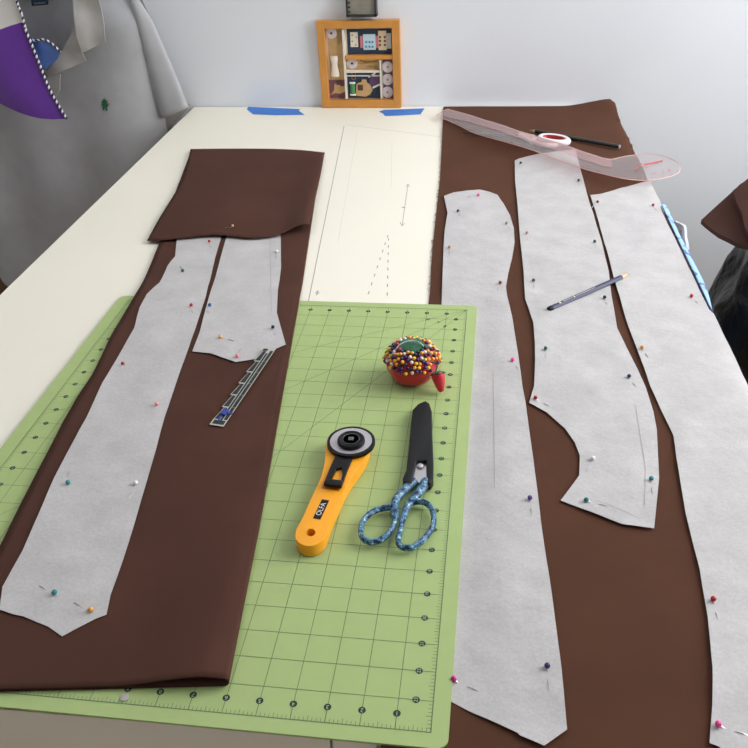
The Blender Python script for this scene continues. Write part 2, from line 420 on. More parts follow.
for k in range(1, 18):
    dot(-k * IN, -23.5 * IN, str(k), math.pi); dot(-k * IN, -.45 * IN, str(k), 0)
for k in range(1, 24):
    dot(-.5 * IN, -k * IN, str(k), math.pi / 2); dot(-17.5 * IN, -k * IN, str(k), -math.pi / 2)
for a, d in ((30, 2.2), (45, 1.9), (60, 2.0)):
    x, y = -math.cos(math.radians(a)) * d * IN, -math.sin(math.radians(a)) * d * IN
    put_text(bm, '%d' % a, .0052, Matrix.Translation((x, y, Z3)) @ Matrix.Rotation(math.radians(a), 4, 'Z'), 2)
CM = finish('cutting_mat', bm, [M['mat_green'], M['mat_line'], M['mat_dot'], M['mat_num']], smooth=False)
tag(CM, 'green self-healing cutting mat with an inch grid and rounded corners', 'cutting mat')
bm = bmesh.new(); c = at(124.5, 697.5, .0003); lathe(bm, [(.0, .0002), (.0034, .0002), (.0034, .0008), (.0028, .0011), (0, .0010)], 20, 0, (c.x, c.y, 0))
tag(finish('button', bm, mat('grey_button', (172, 170, 160), .4)), 'small flat pale grey disc on the mat edge below the brown cloth', 'button')

# ------------------------------------------------------------------ right-hand brown cloth
lp = [(443.5, 107), (442, 140), (440, 180), (438, 198), (435.6, 220), (432.4, 249), (431, 270), (430, 292)]
L = [at2(p, ZF) for p in lp] + [(-.050, -.1), (-.045, -.4), (-.034, YF), (-.034, YF - .34)]
Rg = [(.34, YF - .34), (.355, YF), (.36, -.3), (.345, -.08), (xr(0) + .007, .0)] + [(xr(k) + .004, k) for k in (.1, .2, .3, .4)] + [(xr(k) + .007, k) for k in (.5, .6, .7, .8)]
back = [(.2745, .902), (.262, .908), (.25, .9075), (.235, .905), (.2, .9025), (.1, .9015), (0, .9005)]
def wrR(x, y):
    k = sm(.0, .05, mat_d(x, y)) * sm(YF - .0, YF + .1, y)
    return k * (.0012 * (1 + wn(x, y, 9, 1)) + .0010 * (1 + math.sin(y * 46 + 2 * wn(x, y, 4, 5))) * sm(.45, .7, y))
def cloth_r(x, y):
    z = ZF + wrR(x, y) * .8 + .013 * sm(.16, .268, x) * sm(.83, .905, y)
    v = wrap(x, y, z)
    
    return v
CL = sheet('brown_cloth', L + Rg + back, cloth_r, .0105, M['brown'], thick=.0008)
tag(CL, 'dark brown cotton cloth running the table length under three pattern pieces', 'cloth')
# frayed selvage threads along the cut edge
bm = bmesh.new(); rnd = random.Random(5)
for k in range(60):
    t = rnd.random(); i = min(len(lp) - 2, int(t * (len(lp) - 1))); A, B = Vector(at2(lp[i], ZF)), Vector(at2(lp[i + 1], ZF)); q = A.lerp(B, rnd.random())
    e = q + Vector((-rnd.uniform(.001, .004), rnd.uniform(-.004, .004)))
    tube(bm, [(q.x + .001, q.y, ZF + .0004), ((q.x + e.x) / 2, (q.y + e.y) / 2 + .001, ZF + .0008), (e.x, e.y, ZP + .0004)], .00022, 4)
finish('frayed_edge', bm, M['brown'], CL)['kind'] = 'stuff'

# ------------------------------------------------------------------ pattern pieces on the right
def wrP(x, y, seed):
    k = sm(.0, .04, mat_d(x, y))
    w = .0016 * (1 + wn(x, y, 13, seed)) + .0014 * max(0, wn(x * .6 + y * .8, y * .6 - x * .5, 30, seed + 3)) + .0006 * (1 + wn(x, y, 45, seed))
    return k * w
def pieceR(seed):
    def f(x, y): return wrap(x, y, ZF + wrR(x, y) * .8 + .0002 + .00022 + wrP(x, y, seed))
    return f
def piece(px, f, label, z=-.002):
    o = sheet('pattern_piece', poly2(px, z), f, .010, M['piece'], thick=.00022)
    return tag(o, label, 'pattern piece')
C_px = [(444, 198), (454, 194.4), (467, 192), (479.7, 191), (489, 193), (497.4, 196.4), (503, 204), (510, 217), (513.7, 229.7), (514.5, 244), (512, 260), (508, 276), (506, 288), (507, 297), (512, 318), (518, 356), (522.6, 390), (525.4, 405), (533, 460.5), (541.7, 530), (552, 600), (561, 670), (567, 731), (544, 747.5), (519.5, 737), (517.6, 734.5), (496, 724), (473.7, 714), (450, 700.8), (437, 694), (437, 600), (437, 500), (438, 400), (441, 320), (441.6, 303), (443.6, 249), (444.6, 232), (447.6, 215)]
D_px = [(514.7, 162), (518.7, 160), (540, 155), (575, 151), (580, 170), (587.3, 198), (593.8, 217), (601.4, 243.6), (608.4, 273), (611.3, 298), (615, 318), (617, 330), (626, 349), (638, 372), (645, 388), (653, 414), (656.5, 432), (658.7, 480), (653.7, 531), (622, 526.6), (591, 514), (560.5, 502), (579, 477.5), (579.6, 458), (574.5, 444), (564.7, 430), (546.5, 414), (529, 404.5), (534, 388), (535, 362), (534.7, 345), (533, 324), (525, 300), (523.5, 273), (520, 241), (517.4, 206), (515, 182)]
E_px = [(590, 197), (601, 196), (621.7, 189.6), (649, 181.6), (651.5, 181.6), (657, 196), (662, 214), (670, 231), (679.5, 250), (689, 271), (699, 292), (717, 328), (749, 392), (780, 460), (840, 620), (885, 760), (760, 768), (735, 760), (718, 748), (709, 744.7), (711.7, 707), (711.7, 670), (707, 619), (699, 572), (685, 516), (676, 460.5), (673, 437), (660, 410), (650, 388), (643, 368), (637, 352), (626, 322), (619, 298), (613.3, 279.5), (608.6, 260), (602.8, 239), (596.2, 215)]
fC, fD, fE = pieceR(1), pieceR(4), pieceR(8)
PC = piece(C_px, fC, 'long whitish pattern piece with rounded top lying beside and partly under the green mat')
PD = piece(D_px, fD, 'whitish pattern piece with a concave armhole curve at its lower side')
E_w = [(min(a, xr(b) + .002) if i < 16 else a, b) for i, (a, b) in enumerate(poly2(E_px, -.002))]
PE = sheet('pattern_piece', E_w, fE, .010, M['piece'], thick=.00022); tag(PE, 'large whitish pattern piece along the table edge away from the mat', 'pattern piece')
def marks(parent, f, lines, w=.0007):
    bm = bmesh.new(); fz = lambda x, y: f(x, y).z + .0003
    for ln in lines: ribbon(bm, line_px(ln, 24, -.0015), w, fz)
    finish('pencil_line', bm, M['pencil_mark'], parent)
marks(PC, fC, [[(493, 372), (494.5, 489)], [(492.5, 489.5), (496, 489.8)]], .0004)
marks(PD, fD, [[(635, 408), (645, 470), (644, 508)], [(594, 501.5), (612, 508), (640, 521)]], .0004)

# ------------------------------------------------------------------ folded brown cloth on the mat
def ground(x, y): return .0002 + (ZP) * sm(.005, .060, mat_d(x, y))
def wrL(x, y): return .0007 * (1 + wn(x, y, 10, 11)) + .0006 * (1 + wn(x * .4, y * 1.6, 14, 12))
def ftop(x, y): return ground(x, y) + .0025 + wrL(x, y)
def along(pts, n):
    pts = [Vector(p) for p in pts]; d = [0]
    for a, b in zip(pts, pts[1:]): d.append(d[-1] + (b - a).length)
    out = []; j = 0
    for k in range(n):
        s = d[-1] * k / (n - 1)
        while j < len(d) - 2 and d[j + 1] < s: j += 1
        t = (s - d[j]) / max(1e-9, d[j + 1] - d[j]); out.append(pts[j].lerp(pts[j + 1], min(1, t)))
    return out
Lp = [(191, 150), (172, 200), (160, 240), (151, 262.5), (140, 288), (128, 309), (112, 336), (93, 375), (77, 400), (64, 423), (35, 479), (23, 502), (0, 548.5), (-30, 605), (-74, 692.5)]
Rp = [(323, 153.5), (315, 200), (307.5, 250), (300.5, 297), (290.5, 354), (275.5, 440), (260, 530), (245.5, 605), (230.5, 684)]
NT, NS = 190, 50
Lw = along([Vector(at2(p, .002)) for p in Lp], NT); Rw = along([Vector(at2(p, .003)) for p in Rp], NT)
bm = bmesh.new(); G = []
for i in range(NT):
    t = i / (NT - 1); A = .0001 + .0085 * sm(.72, 1.0, t) ** 1.5; row = []
    for j in range(NS // 2):                                # lower layer
        s = j / (NS // 2 - 1) * .985; p = Lw[i].lerp(Rw[i], s); row.append(Vector((p.x, p.y, ground(p.x, p.y) + .0007)))
    p = Rw[i]; z0 = ground(p.x, p.y) + .0007; z1 = z0 + .0022 + A * .75
    dr = (Rw[i] - Lw[i]).normalized(); rad = (z1 - z0) / 2; q = p - dr * (rad + .001)
    for k in range(1, 8):
        a = -math.pi / 2 + math.pi * k / 8; row.append(Vector((q.x + dr.x * rad * math.cos(a), q.y + dr.y * rad * math.cos(a), (z0 + z1) / 2 + rad * math.sin(a))))
    for j in range(NS):
        s = (1 - j / (NS - 1)) ** .85; p = Lw[i].lerp(Vector((q.x, q.y)), s)
        lift = A * (sm(.62, .95, s) - .25 * sm(.93, 1, s)); row.append(Vector((p.x, p.y, (ftop(p.x, p.y) if s < 1 else 0) + lift)))
        if s > .97: row[-1].z = max(row[-1].z, z1 - .0002) if s == 1 else row[-1].z
    G.append([bm.verts.new(v) for v in row])
for a, b in zip(G, G[1:]):
    for j in range(len(a) - 1): bm.faces.new((a[j], a[j + 1], b[j + 1], b[j]))
FB = finish('folded_cloth', bm, M['brown2']); md = FB.modifiers.new('cloth_thickness', 'SOLIDIFY'); md.thickness = .0005; md.offset = 0
tag(FB, 'dark brown cotton cloth folded double over the green mat, with two pattern pieces', 'cloth')
# flap turned down over the top
def P3(px, z): return at(px[0], px[1], z)
zb = .0034
top = [P3(p, ZP + .0058) for p in ((190.5, 149), (230, 148.6), (270, 148.8), (300, 150), (324.5, 152.5))]
lef = [top[0], P3((182.5, 179), .0032), P3((160, 217), .003), P3((147, 240.5), .0022)]
rig = [top[-1], P3((320.5, 175), .0052), P3((315, 200), .0075), P3((309.5, 224), .0135)]
bot = [lef[-1], P3((165, 239.8), .0045), P3((190, 237), .0058), P3((214, 234.5), .0072), P3((232, 236), .0062), P3((248, 238), .0058), P3((266, 237), .0056), P3((280, 234), .0062), P3((290, 229), .0098), P3((298, 225.3), .0135), P3((304, 224), .0152), rig[-1]]
N1, N2 = 48, 40
t_, l_, r_, b_ = along(spline(top, 8), N1), along(spline(lef, 8), N2), along(spline(rig, 8), N2), along(spline(bot, 6), N1)
bm = bmesh.new(); G = []
yd = Vector((0, 1, 0))
for k in range(0, 7):                                        # the rounded fold
    a = -math.pi / 2 + math.pi * k / 7; G.append([bm.verts.new(p + yd * (.0017 * math.cos(a)) + Vector((0, 0, -.0017 + .0017 * math.sin(a)))) for p in t_])
for i in range(N2):
    v = i / (N2 - 1); row = []
    for j in range(N1):
        u = j / (N1 - 1)
        p = t_[j] * (1 - v) + b_[j] * v + l_[i] * (1 - u) + r_[i] * u - (t_[0] * (1 - u) * (1 - v) + t_[-1] * u * (1 - v) + b_[0] * (1 - u) * v + b_[-1] * u * v)
        k = math.sin(math.pi * u) * math.sin(math.pi * v)
        p.z = max(p.z, ftop(p.x, p.y) + .0016 if .03 < u < .97 else p.z) + k * (.0008 * (1 + wn(p.x, p.y, 16, 21)) + .0010 * (1 + math.sin(v * 21 + u * 2.0)) * sm(.5, .85, v))
        row.append(bm.verts.new(p))
    G.append(row)
# hem rolls under at its raised end
for a, b in zip(G, G[1:]):
    for j in range(N1 - 1): bm.faces.new((a[j], a[j + 1], b[j + 1], b[j]))
FL = finish('turned_flap', bm, M['brown2'], FB); md = FL.modifiers.new('cloth_thickness', 'SOLIDIFY'); md.thickness = .0008; md.offset = -1

def pieceL(seed):
    def f(x, y):
        w = .0008 * (1 + wn(x, y, 14, seed)) + .0011 * max(0, wn(x * .6 + y * .8, y * .6 - x * .5, 30, seed + 3))
        k = sm(.06, .0, y - at(200, 245, .004).y)
        return Vector((x, y, ftop(x, y) + .0009 + w * k))
    return f
A_px = [(180, 226), (176.6, 238), (175, 255.7), (167.5, 265), (159.5, 283), (147, 295.5), (140, 309), (134.5, 329.5), (123.5, 349), (102.7, 384), (86.6, 419.7), (67.4, 455), (54.6, 480), (42, 510), (23, 552.5), (3, 588), (0, 611), (14, 616), (24, 618), (37.4, 623.5), (48.7, 628), (62.6, 638), (80, 628.7), (97.3, 620), (107, 616.5), (111, 596.5), (124, 560), (135, 525), (154, 460), (165, 418), (183, 366), (196, 329.6), (206, 298), (208.4, 286), (215, 257), (221, 236), (224, 226)]
B_px = [(229, 228), (226, 237), (216.5, 272), (208, 303), (199.7, 334), (192.6, 352.8), (211, 355), (222, 359), (236, 364), (257, 360.7), (272.7, 352), (286, 346.6), (277, 314), (278, 292), (281, 266.5), (280.6, 237), (280, 230)]
fA, fB = pieceL(31), pieceL(37)
PA = piece(A_px, fA, 'long whitish pattern piece with a pointed end on the folded brown cloth', .0035)
PB = piece(B_px, fB, 'short whitish pattern piece under the flap, beside the metal seam gauge', .0035)
marks(PB, fB, [[(270, 240), (272, 316)]], .0004)

# ------------------------------------------------------------------ pins
PINM = {}
for n, c in dict(red=(190, 28, 44), crimson=(160, 24, 50), teal=(20, 130, 132), blue=(36, 96, 160), navy=(36, 40, 82), green=(24, 92, 84), pink=(246, 150, 160), magenta=(200, 34, 140), hotpink=(244, 70, 160), white=(238, 234, 228), orange=(240, 160, 60), yellow=(245, 205, 70), purple=(92, 62, 140), tan=(200, 160, 130), gold=(224, 160, 70), olive=(150, 150, 120), black=(20, 20, 30), violet=(60, 40, 110), scarlet=(210, 40, 40), apricot=(246, 170, 60)).items():
    PINM[n] = mat('pin_' + n, c, .22, spec=.6)
bm = bmesh.new(); lathe(bm, [(0, -.0023)] + [(.0023 * math.cos(a), .0023 * math.sin(a)) for a in [math.radians(d) for d in range(-75, 80, 15)]] + [(0, .0023)], 14)
o = finish('ball_head', bm, PINM['red']); HEAD = o.data; bpy.data.objects.remove(o)
WORD = dict(hotpink='hot pink', gold='golden orange', olive='olive grey', navy='dark navy', green='dark green')
def pin(px, colr, tail, label, f, zl, length=.023):
    """ball head at a photo point; the shaft weaves through the paper towards `tail` (photo point) """
    h = at(px[0], px[1], zl + .002); z = f(h.x, h.y).z; h = Vector((h.x, h.y, z + .0023)); t = at(tail[0], tail[1], zl); d = Vector((t.x - h.x, t.y - h.y)).normalized()
    o = thing('ball_head_pin', label, 'pin', h, 'pins through the pattern pieces')
    me = HEAD if colr not in CACHE else CACHE[colr]
    if colr not in CACHE:
        me = HEAD.copy(); me.materials.clear(); me.materials.append(PINM[colr]); CACHE[colr] = me
    hd = bpy.data.objects.new('head', me); link(hd, o)
    bm = bmesh.new(); path = []
    for k in range(15):
        s = k / 14; x, y = h.x + d.x * length * s, h.y + d.y * length * s; q = f(x, y).z
        path.append((x, y, q + (.0021 * (1 - s / .12) if s < .12 else 0) + .0006 * math.cos(s * 9.5)))
    tube(bm, path, .00036, 6); finish('shaft', bm, M['steel'], o)
CACHE = {}
def down(p, dx=0, dy=10): return (p[0] + dx, p[1] + dy)
zl, zr = .004, -.001
PL = [
 (PA, fA, zl, [((209, 240), 'red', (2, 9), 'red ball-head pin under the flap hem at the top of the long pointed piece'),
  ((182.5, 269.5), 'green', (-3, -7), 'dark green ball-head pin at the shoulder notch of the long pointed piece'),
  ((191.5, 306.5), 'red', (2, 9), 'red ball-head pin facing the blue one across the brown gap'),
  ((123, 364.5), 'crimson', (-5, 9), 'crimson ball-head pin along the outer edge of the long pointed piece'),
  ((157, 405), 'pink', (-3, 9), 'pale pink ball-head pin at mid length of the long pointed piece'),
  ((68.5, 484), 'teal', (1, -9), 'teal ball-head pin beside the mat side of the long pointed piece'),
  ((136, 484.5), 'white', (-3, 9), 'white ball-head pin on the lower inner edge of the long pointed piece'),
  ((55, 594), 'teal', (-15, -7), 'teal ball-head pin set crosswise above the pointed tip'),
  ((91, 611), 'gold', (-12, -5), 'golden orange ball-head pin beside the pointed tip')]),
 (PB, fB, zl, [((210, 306.5), 'blue', (-2, 9), 'blue ball-head pin on the short piece beside the brown gap'),
  ((220.5, 338), 'orange', (8, 3), 'orange ball-head pin near the lower corner of the short piece'),
  ((237.5, 357.5), 'pink', (4, -8), 'pale pink ball-head pin at the bottom edge of the short piece'),
  ((273, 328), 'navy', (2, 9), 'dark navy ball-head pin on the short piece above the seam gauge'),
  ((276.6, 250), 'white', (0, 9), 'white ball-head pin near the flap on the short piece')]),
 (PC, fC, zr, [((478.4, 196), 'hotpink', (-8, 2), 'pink ball-head pin at the rounded top of the long piece by the mat'),
  ((458, 212.3), 'navy', (3, 8), 'dark navy ball-head pin near the top corner of the long piece by the mat'),
  ((449.6, 248), 'tan', (0, 9), 'tan ball-head pin above the mat corner on the long piece'),
  ((506.6, 223.8), 'olive', (4, 8), 'olive grey ball-head pin on the rounded shoulder of the long piece'),
  ((500.2, 283.7), 'crimson', (-3, 9), 'crimson ball-head pin at the waist of the long piece by the mat'),
  ((512.5, 361), 'hotpink', (5, 9), 'hot pink ball-head pin at the inner edge of the long piece below its waist'),
  ((529.8, 500), 'purple', (2, 14), 'purple ball-head pin halfway down the inner edge of the long piece'),
  ((547, 668), 'violet', (1.5, 18), 'dark violet ball-head pin at the lower end of the long piece'),
  ((453.8, 678), 'magenta', (18, 10), 'magenta ball-head pin touching the green mat edge')]),
 (PD, fD, zr, [((520.6, 164), 'green', (-3, 6), 'dark green ball-head pin at the top corner below the clear ruler'),
  ((578.5, 182), 'navy', (2, 9), 'dark navy ball-head pin below the clear ruler on the curved piece'),
  ((527, 234), 'tan', (1, 10), 'tan ball-head pin on the upper edge of the piece with the armhole'),
  ((533.6, 281), 'green', (1, 10), 'dark green ball-head pin left of the pencil end on the piece with the armhole'),
  ((594.6, 242.6), 'green', (2, 10), 'dark green ball-head pin above the pencil on the piece with the armhole'),
  ((604.5, 298.5), 'navy', (3, 10), 'dark navy ball-head pin just below the pencil'),
  ((545.5, 350), 'green', (0, 10), 'dark green ball-head pin above the armhole corner'),
  ((535.5, 399), 'crimson', (14, 8.5), 'crimson ball-head pin set crosswise in the armhole corner'),
  ((629, 377), 'navy', (9, 14), 'dark navy ball-head pin beside the widening brown gap'),
  ((592.6, 460), 'white', (-4, 9), 'white ball-head pin inside the armhole curve'),
  ((651, 480.5), 'teal', (1, 12), 'teal ball-head pin near the lower outer corner of the piece with the armhole'),
  ((586.2, 500.6), 'teal', (16, 6), 'teal ball-head pin set crosswise at the bottom of the piece with the armhole')]),
 (PE, fE, zr, [((597.5, 203), 'crimson', (-5, 5), 'crimson ball-head pin at the inner top corner of the large edge piece'),
  ((653, 206), 'crimson', (4, 7), 'crimson ball-head pin at the outer top corner of the large edge piece'),
  ((691.5, 297), 'red', (6, 8), 'red ball-head pin near the table edge beside the blue printed cloth'),
  ((642, 349), 'orange', (5, 9), 'orange ball-head pin on the inner edge of the large edge piece'),
  ((713, 600.5), 'red', (5, 22), 'red ball-head pin on the lower inner edge of the large edge piece'),
  ((718, 725), 'hotpink', (10, 5), 'hot pink ball-head pin at the bottom corner of the large edge piece')])]
for pc, f, z, L in PL:
    for p, c, t, lab in L: pin(p, c, (p[0] + t[0], p[1] + t[1]), lab, f, z)
def flap_f(x, y): return Vector((x, y, .0078))
pin((232.5, 226.5), 'tan', (226, 228), 'tan ball-head pin tip showing on the turned brown flap', flap_f, .007, .012)

# ------------------------------------------------------------------ seam gauge
zg = .0062
b0 = Vector(at2((216.8, 425.5), zg)); b1 = Vector(at2((269.8, 350.6), zg)); ax = (b1 - b0); LG = ax.length; ax.normalize(); wx = Vector((ax.y, -ax.x))
gz0 = ftop(*b0) + .0016; gz1 = ftop(*b1) + .0044
def gz(s): return gz0 + (gz1 - gz0) * s / LG
def gp(s, w): q = b0 + ax * s + wx * w; return (q.x, q.y)
W = (Vector(at2((209.5, 424.5), zg)) - Vector(at2((224.2, 426.4), zg))).length / 2
bm = bmesh.new()
def gstrip(pts, dz, th, mi):
    prism(bm, [gp(s, w) for s, w in pts], lambda x, y: gz((Vector((x, y)) - b0).dot(ax)) + dz, lambda x, y: gz((Vector((x, y)) - b0).dot(ax)) + dz + th, mi)
left = [(0, -W)]; ns = 6
for k in range(ns):                                           # scalloped side
    for q in range(5):
        t = q / 4; left.append((LG * (.06 + .90 * (k + t) / ns), -W * (1.0 - .36 * t)))
    left.append((LG * (.06 + .90 * (k + 1) / ns), -W * .98))
left.append((LG, -W))
nsl = 14
rt = [(LG * (1 - i / nsl), W * .92) for i in range(nsl + 1)]
frame = left + rt; gstrip(frame, 0, .0006, 0)
SG = thing('seam_gauge', 'narrow metal sewing gauge with a blue slider on the folded brown cloth', 'gauge', (b0.x, b0.y, gz(0)))
finish('gauge_plate', bm, M['silver'], SG, smooth=False)
bm = bmesh.new()
for k in range(ns):
    a, b = LG * (.07 + .90 * k / ns), LG * (.07 + .90 * (k + .9) / ns)
    gstrip([(a, -W * .88), (b, -W * .58), (b, -W * .16), (a, -W * .16)], .0006, .0001, 0)
    gstrip([(a, W * .36), (b + LG * .012, W * .36), (b + LG * .012, W * .82), (a, W * .82)], .0006, .0001, 0)
for k in range(8): gstrip([(LG * (.05 + .11 * k), -W * .04), (LG * (.05 + .11 * (k + 1)), -W * .04), (LG * (.05 + .11 * (k + 1)), W * .24), (LG * (.05 + .11 * k), W * .24)], .0006, .0001, 0)
gstrip([(LG * .014, -W * .82), (LG * .06, -W * .82), (LG * .06, W * .76), (LG * .014, W * .76)], .0006, .00005, 0)
gstrip([(LG * .96, -W * .8), (LG * .99, -W * .8), (LG * .99, -W * .1), (LG * .96, -W * .1)], .0006, .0001, 0)
finish('gauge_scale', bm, M['gauge_black'], SG, smooth=False)
bm = bmesh.new()
gstrip([(LG * .11, -W * .45), (LG * .175, -W * .45), (LG * .175, W * .25), (LG * .11, W * .25)], .0007, .0028, 0); bevel_all(bm, .0008, 2)
gstrip([(LG * .13, W * .3), (LG * .16, W * .3), (LG * .145, W * 1.2)], .0007, .0008, 0)
gstrip([(LG * .04, -W * .32), (LG * .11, -W * .36), (LG * .11, -W * .12), (LG * .04, -W * .14)], .0007, .0008, 0)
finish('slider', bm, M['gauge_blue'], SG, smooth=False)

# ------------------------------------------------------------------ navy pencil on the pattern pieces
def pencil(name, label, a, b, r, body, parts, seg=6):
    d = b - a; Ln = d.length; m = Matrix.Translation(a) @ d.to_track_quat('Z', 'Y').to_matrix().to_4x4(); t = thing(name, label, 'pencil', a)
    for pn, prof, mt in parts(Ln):
        bm = bmesh.new(); lathe(bm, prof, seg if pn == 'barrel' else 14, 0, (0, 0, 0), m); finish(pn, bm, mt, t)
    return t, m, Ln
a = at(548.5, 309.6, .0028); b = at(629.5, 273.8, .0036)
r = .0036
pn, pm, pLn = pencil('pencil', 'navy blue wooden pencil lying across two pattern pieces', a, b, r, None, lambda Ln: [
    ('barrel', [(r, .006), (r, Ln - .0165)], M['pencil_blue']), ('end_cap', [(0, 0), (r * .9, 0), (r * 1.04, .001), (r * 1.04, .006), (0, .006)], M['black']),
    ('sharpened_wood', [(r * .96, Ln - .0166), (r * .25, Ln - .003), (0, Ln - .003)], M['pencil_wood']), ('lead_tip', [(r * .28, Ln - .0034), (0, Ln)], M['graphite'])])
bm = bmesh.new()
for s0, s1, w in ((.019, .022, .0022), (.045, .0475, .0022), (.026, .043, .0006), (.05, .085, .0006)):
    ps = [pm @ Vector(v) for v in ((0, 0, s0), (0, 0, s1))]
    up = Vector((0, -.35, 1)).normalized(); dd = (ps[1] - ps[0]).normalized(); sd = dd.cross(up).normalized() * w / 2; o_ = up * (r + .00015)
    bm.faces.new([bm.verts.new(v) for v in (ps[0] - sd + o_, ps[1] - sd + o_, ps[1] + sd + o_, ps[0] + sd + o_)])
finish('printed_mark', bm, M['cream'], pn, smooth=False)

# black pencil under the scissor handle
a = at(535, 131.2, .0046); b = at(620, 146.8, .0046)
pencil('pencil', 'black pencil lying on the brown cloth beyond the clear curved ruler', a, b, .0038, None, lambda Ln: [
    ('barrel', [(.0038, .001), (.0038, Ln - .002)], M['dark_green']), ('end_cap', [(.0034, Ln - .0021), (.0034, Ln), (0, Ln)], M['steel_dull']), ('tip', [(0, -.012), (.0034, .0011)], M['pencil_wood'])], 12)

# ------------------------------------------------------------------ white handled scissors under the ruler
SS = thing('scissors', 'white handled scissors with red inner grips lying under the clear ruler', 'scissors', at(530, 136, ZF))
zs = .0066
def loop(bm, c, rx, ry, ang, r, z, mi=0, n=28, flat=1.0):
    ps = []
    for k in range(n):
        t = 2 * math.pi * k / n; x, y = rx * math.cos(t), ry * math.sin(t)
        ps.append((c[0] + x * math.cos(ang) - y * math.sin(ang), c[1] + x * math.sin(ang) + y * math.cos(ang), z))
    tube(bm, ps, r, 10, mi, True, flat)
u0 = at2((463, 132.5), zs); u1 = at2((520, 134.5), zs); c1 = at2((554, 138.6), .012); c2 = at2((544.5, 143.2), zs)
a1 = math.atan2(c1[1] - u1[1], c1[0] - u1[0])
bm = bmesh.new(); loop(bm, c1, .0275, .0160, a1 + .08, .0058, .0095, 0, 28, 1.1); loop(bm, c2, .0235, .0130, a1 - .05, .0045, zs + .001)
tube(bm, [(u1[0], u1[1], zs + .0005), ((u1[0] * .4 + c1[0] * .6) - .012, (u1[1] * .4 + c1[1] * .6) + .003, .0075)], .005, 10); tube(bm, [(u1[0], u1[1] - .002, zs - .0004), (c2[0] - .022, c2[1] + .001, zs + .001)], .0045, 10)
finish('handle', bm, M['white_plastic'], SS)
bm = bmesh.new(); loop(bm, c1, .0212, .0105, a1 + .08, .0030, .0095, 0, 28, 1.9); loop(bm, c2, .0190, .0088, a1 - .05, .0022, zs + .001, 0, 28, 1.6); finish('inner_grip', bm, M['red_plastic'], SS)
bm = bmesh.new(); dv = (Vector(u1) - Vector(u0)).normalized(); nv = Vector((-dv.y, dv.x))
for k, (sg, z) in enumerate(((1, zs - .001), (-1, zs - .0022))):
    q0 = Vector(u0); q1 = Vector(u1) + dv * .008
    prism(bm, [tuple(q0), tuple(q1 - nv * .006 * sg), tuple(q1 + nv * .004 * sg), tuple(q0.lerp(q1, .3) + nv * .003 * sg)], z, z + .0012)
finish('blade', bm, M['graphite'], SS, smooth=False)

# ------------------------------------------------------------------ clear curved ruler
FR = None
top_px = [(436, 116), (445.6, 109.2), (451, 109.2), (470, 114.8), (485.6, 120.6), (517, 131), (540, 138), (569, 147), (581, 152), (593, 156.2), (603, 159.8), (611, 160.8), (620, 158.6), (628, 156.7), (645.5, 154), (657, 154.6), (666, 157), (675, 161), (679.5, 165.5), (679.5, 171.7), (674, 175.4), (666, 177.8), (656, 179.8), (645.5, 181), (634, 181.2), (621, 180), (604, 176), (586, 170.6), (568, 163.6), (552, 158), (535, 151.5), (517, 145.8), (496, 140), (475, 133.5), (460, 125.5), (447, 119.5)]
def rzr(x, y): return .0045 + .0145 * sm(-.09, .05, x) * (1 - .55 * sm(.18, .30, x))
rp = [at2(p, .0045 + .0145 * sm(425, 510, p[0]) * (1 - .5 * sm(570, 640, p[0]))) for p in top_px]
FRo = sheet('curved_ruler', rp, lambda x, y: Vector((x, y, rzr(x, y) + .0016)), .011, M['acrylic'], thick=.0016)
tag(FRo, 'clear pinkish plastic curved dressmaking ruler lying across the scissors and overhanging the table', 'ruler')
# pink tinted band along the straight half
n2 = len(top_px); upper = rp[1:12]; mid = []
for p, q in zip(top_px[1:12], [(443, 116), (451, 118), (468, 122), (485, 127.5), (513, 137), (536, 145), (564, 153.5), (578, 159), (591, 164), (602, 168), (612, 170)]): mid.append(at2(q, .0045 + .0145 * sm(425, 510, q[0]) * (1 - .5 * sm(570, 640, q[0]))))
sheet('tinted_band', upper + mid[::-1], lambda x, y: Vector((x, y, rzr(x, y) + .0021)), .011, M['acrylic_pink'], FRo, thick=.0004)
bm = bmesh.new(); q_ = [(x, y, rzr(x, y) + .0008) for x, y in rp]
tube(bm, spline(q_, 2, True), .0006, 6, 0, True); finish('polished_edge', bm, mat('pink_edge', (232, 178, 172), .3), FRo)
bm = bmesh.new(); fz = lambda x, y: rzr(x, y) + .0024
def rpx(p): return at2(p, .011 if p[0] < 600 else .009)
for k in range(16):                                             # graduations near the lower curve
    t = k / 15; i = 19 + int(t * 14); p = rp[min(i, n2 - 2)]; q = rp[min(i + 1, n2 - 1)]
    a_ = Vector(p).lerp(Vector(q), .3); c_ = Vector((a_.x, a_.y)); ribbon(bm, [c_ + Vector((-.001, .004)), c_ + Vector((.001, .0085))], .0009, fz)
scr = [];                                                        # red script line, unreadable in the photograph
for k in range(46):
    t = k / 45; scr.append((643 + 19 * t, 167.6 - 4.2 * t + 1.1 * math.sin(k * 1.9)))
ribbon(bm, [rpx(p) for p in scr], .0012, fz)
for (x0, y0), (x1, y1) in (((634, 173.5), (640, 169)), ((636, 167.5), (646, 165.5)), ((641, 171), (648, 169.8)), ((668, 171), (670, 174)), ((660, 175), (664, 173.5)), ((650, 176.5), (656, 175))):
    ribbon(bm, [rpx((x0, y0)), rpx(((x0 + x1) / 2, (y0 + y1) / 2 + .4)), rpx((x1, y1))], .0013, fz)
finish('printed_mark', bm, M['red_print'], FRo, smooth=False)

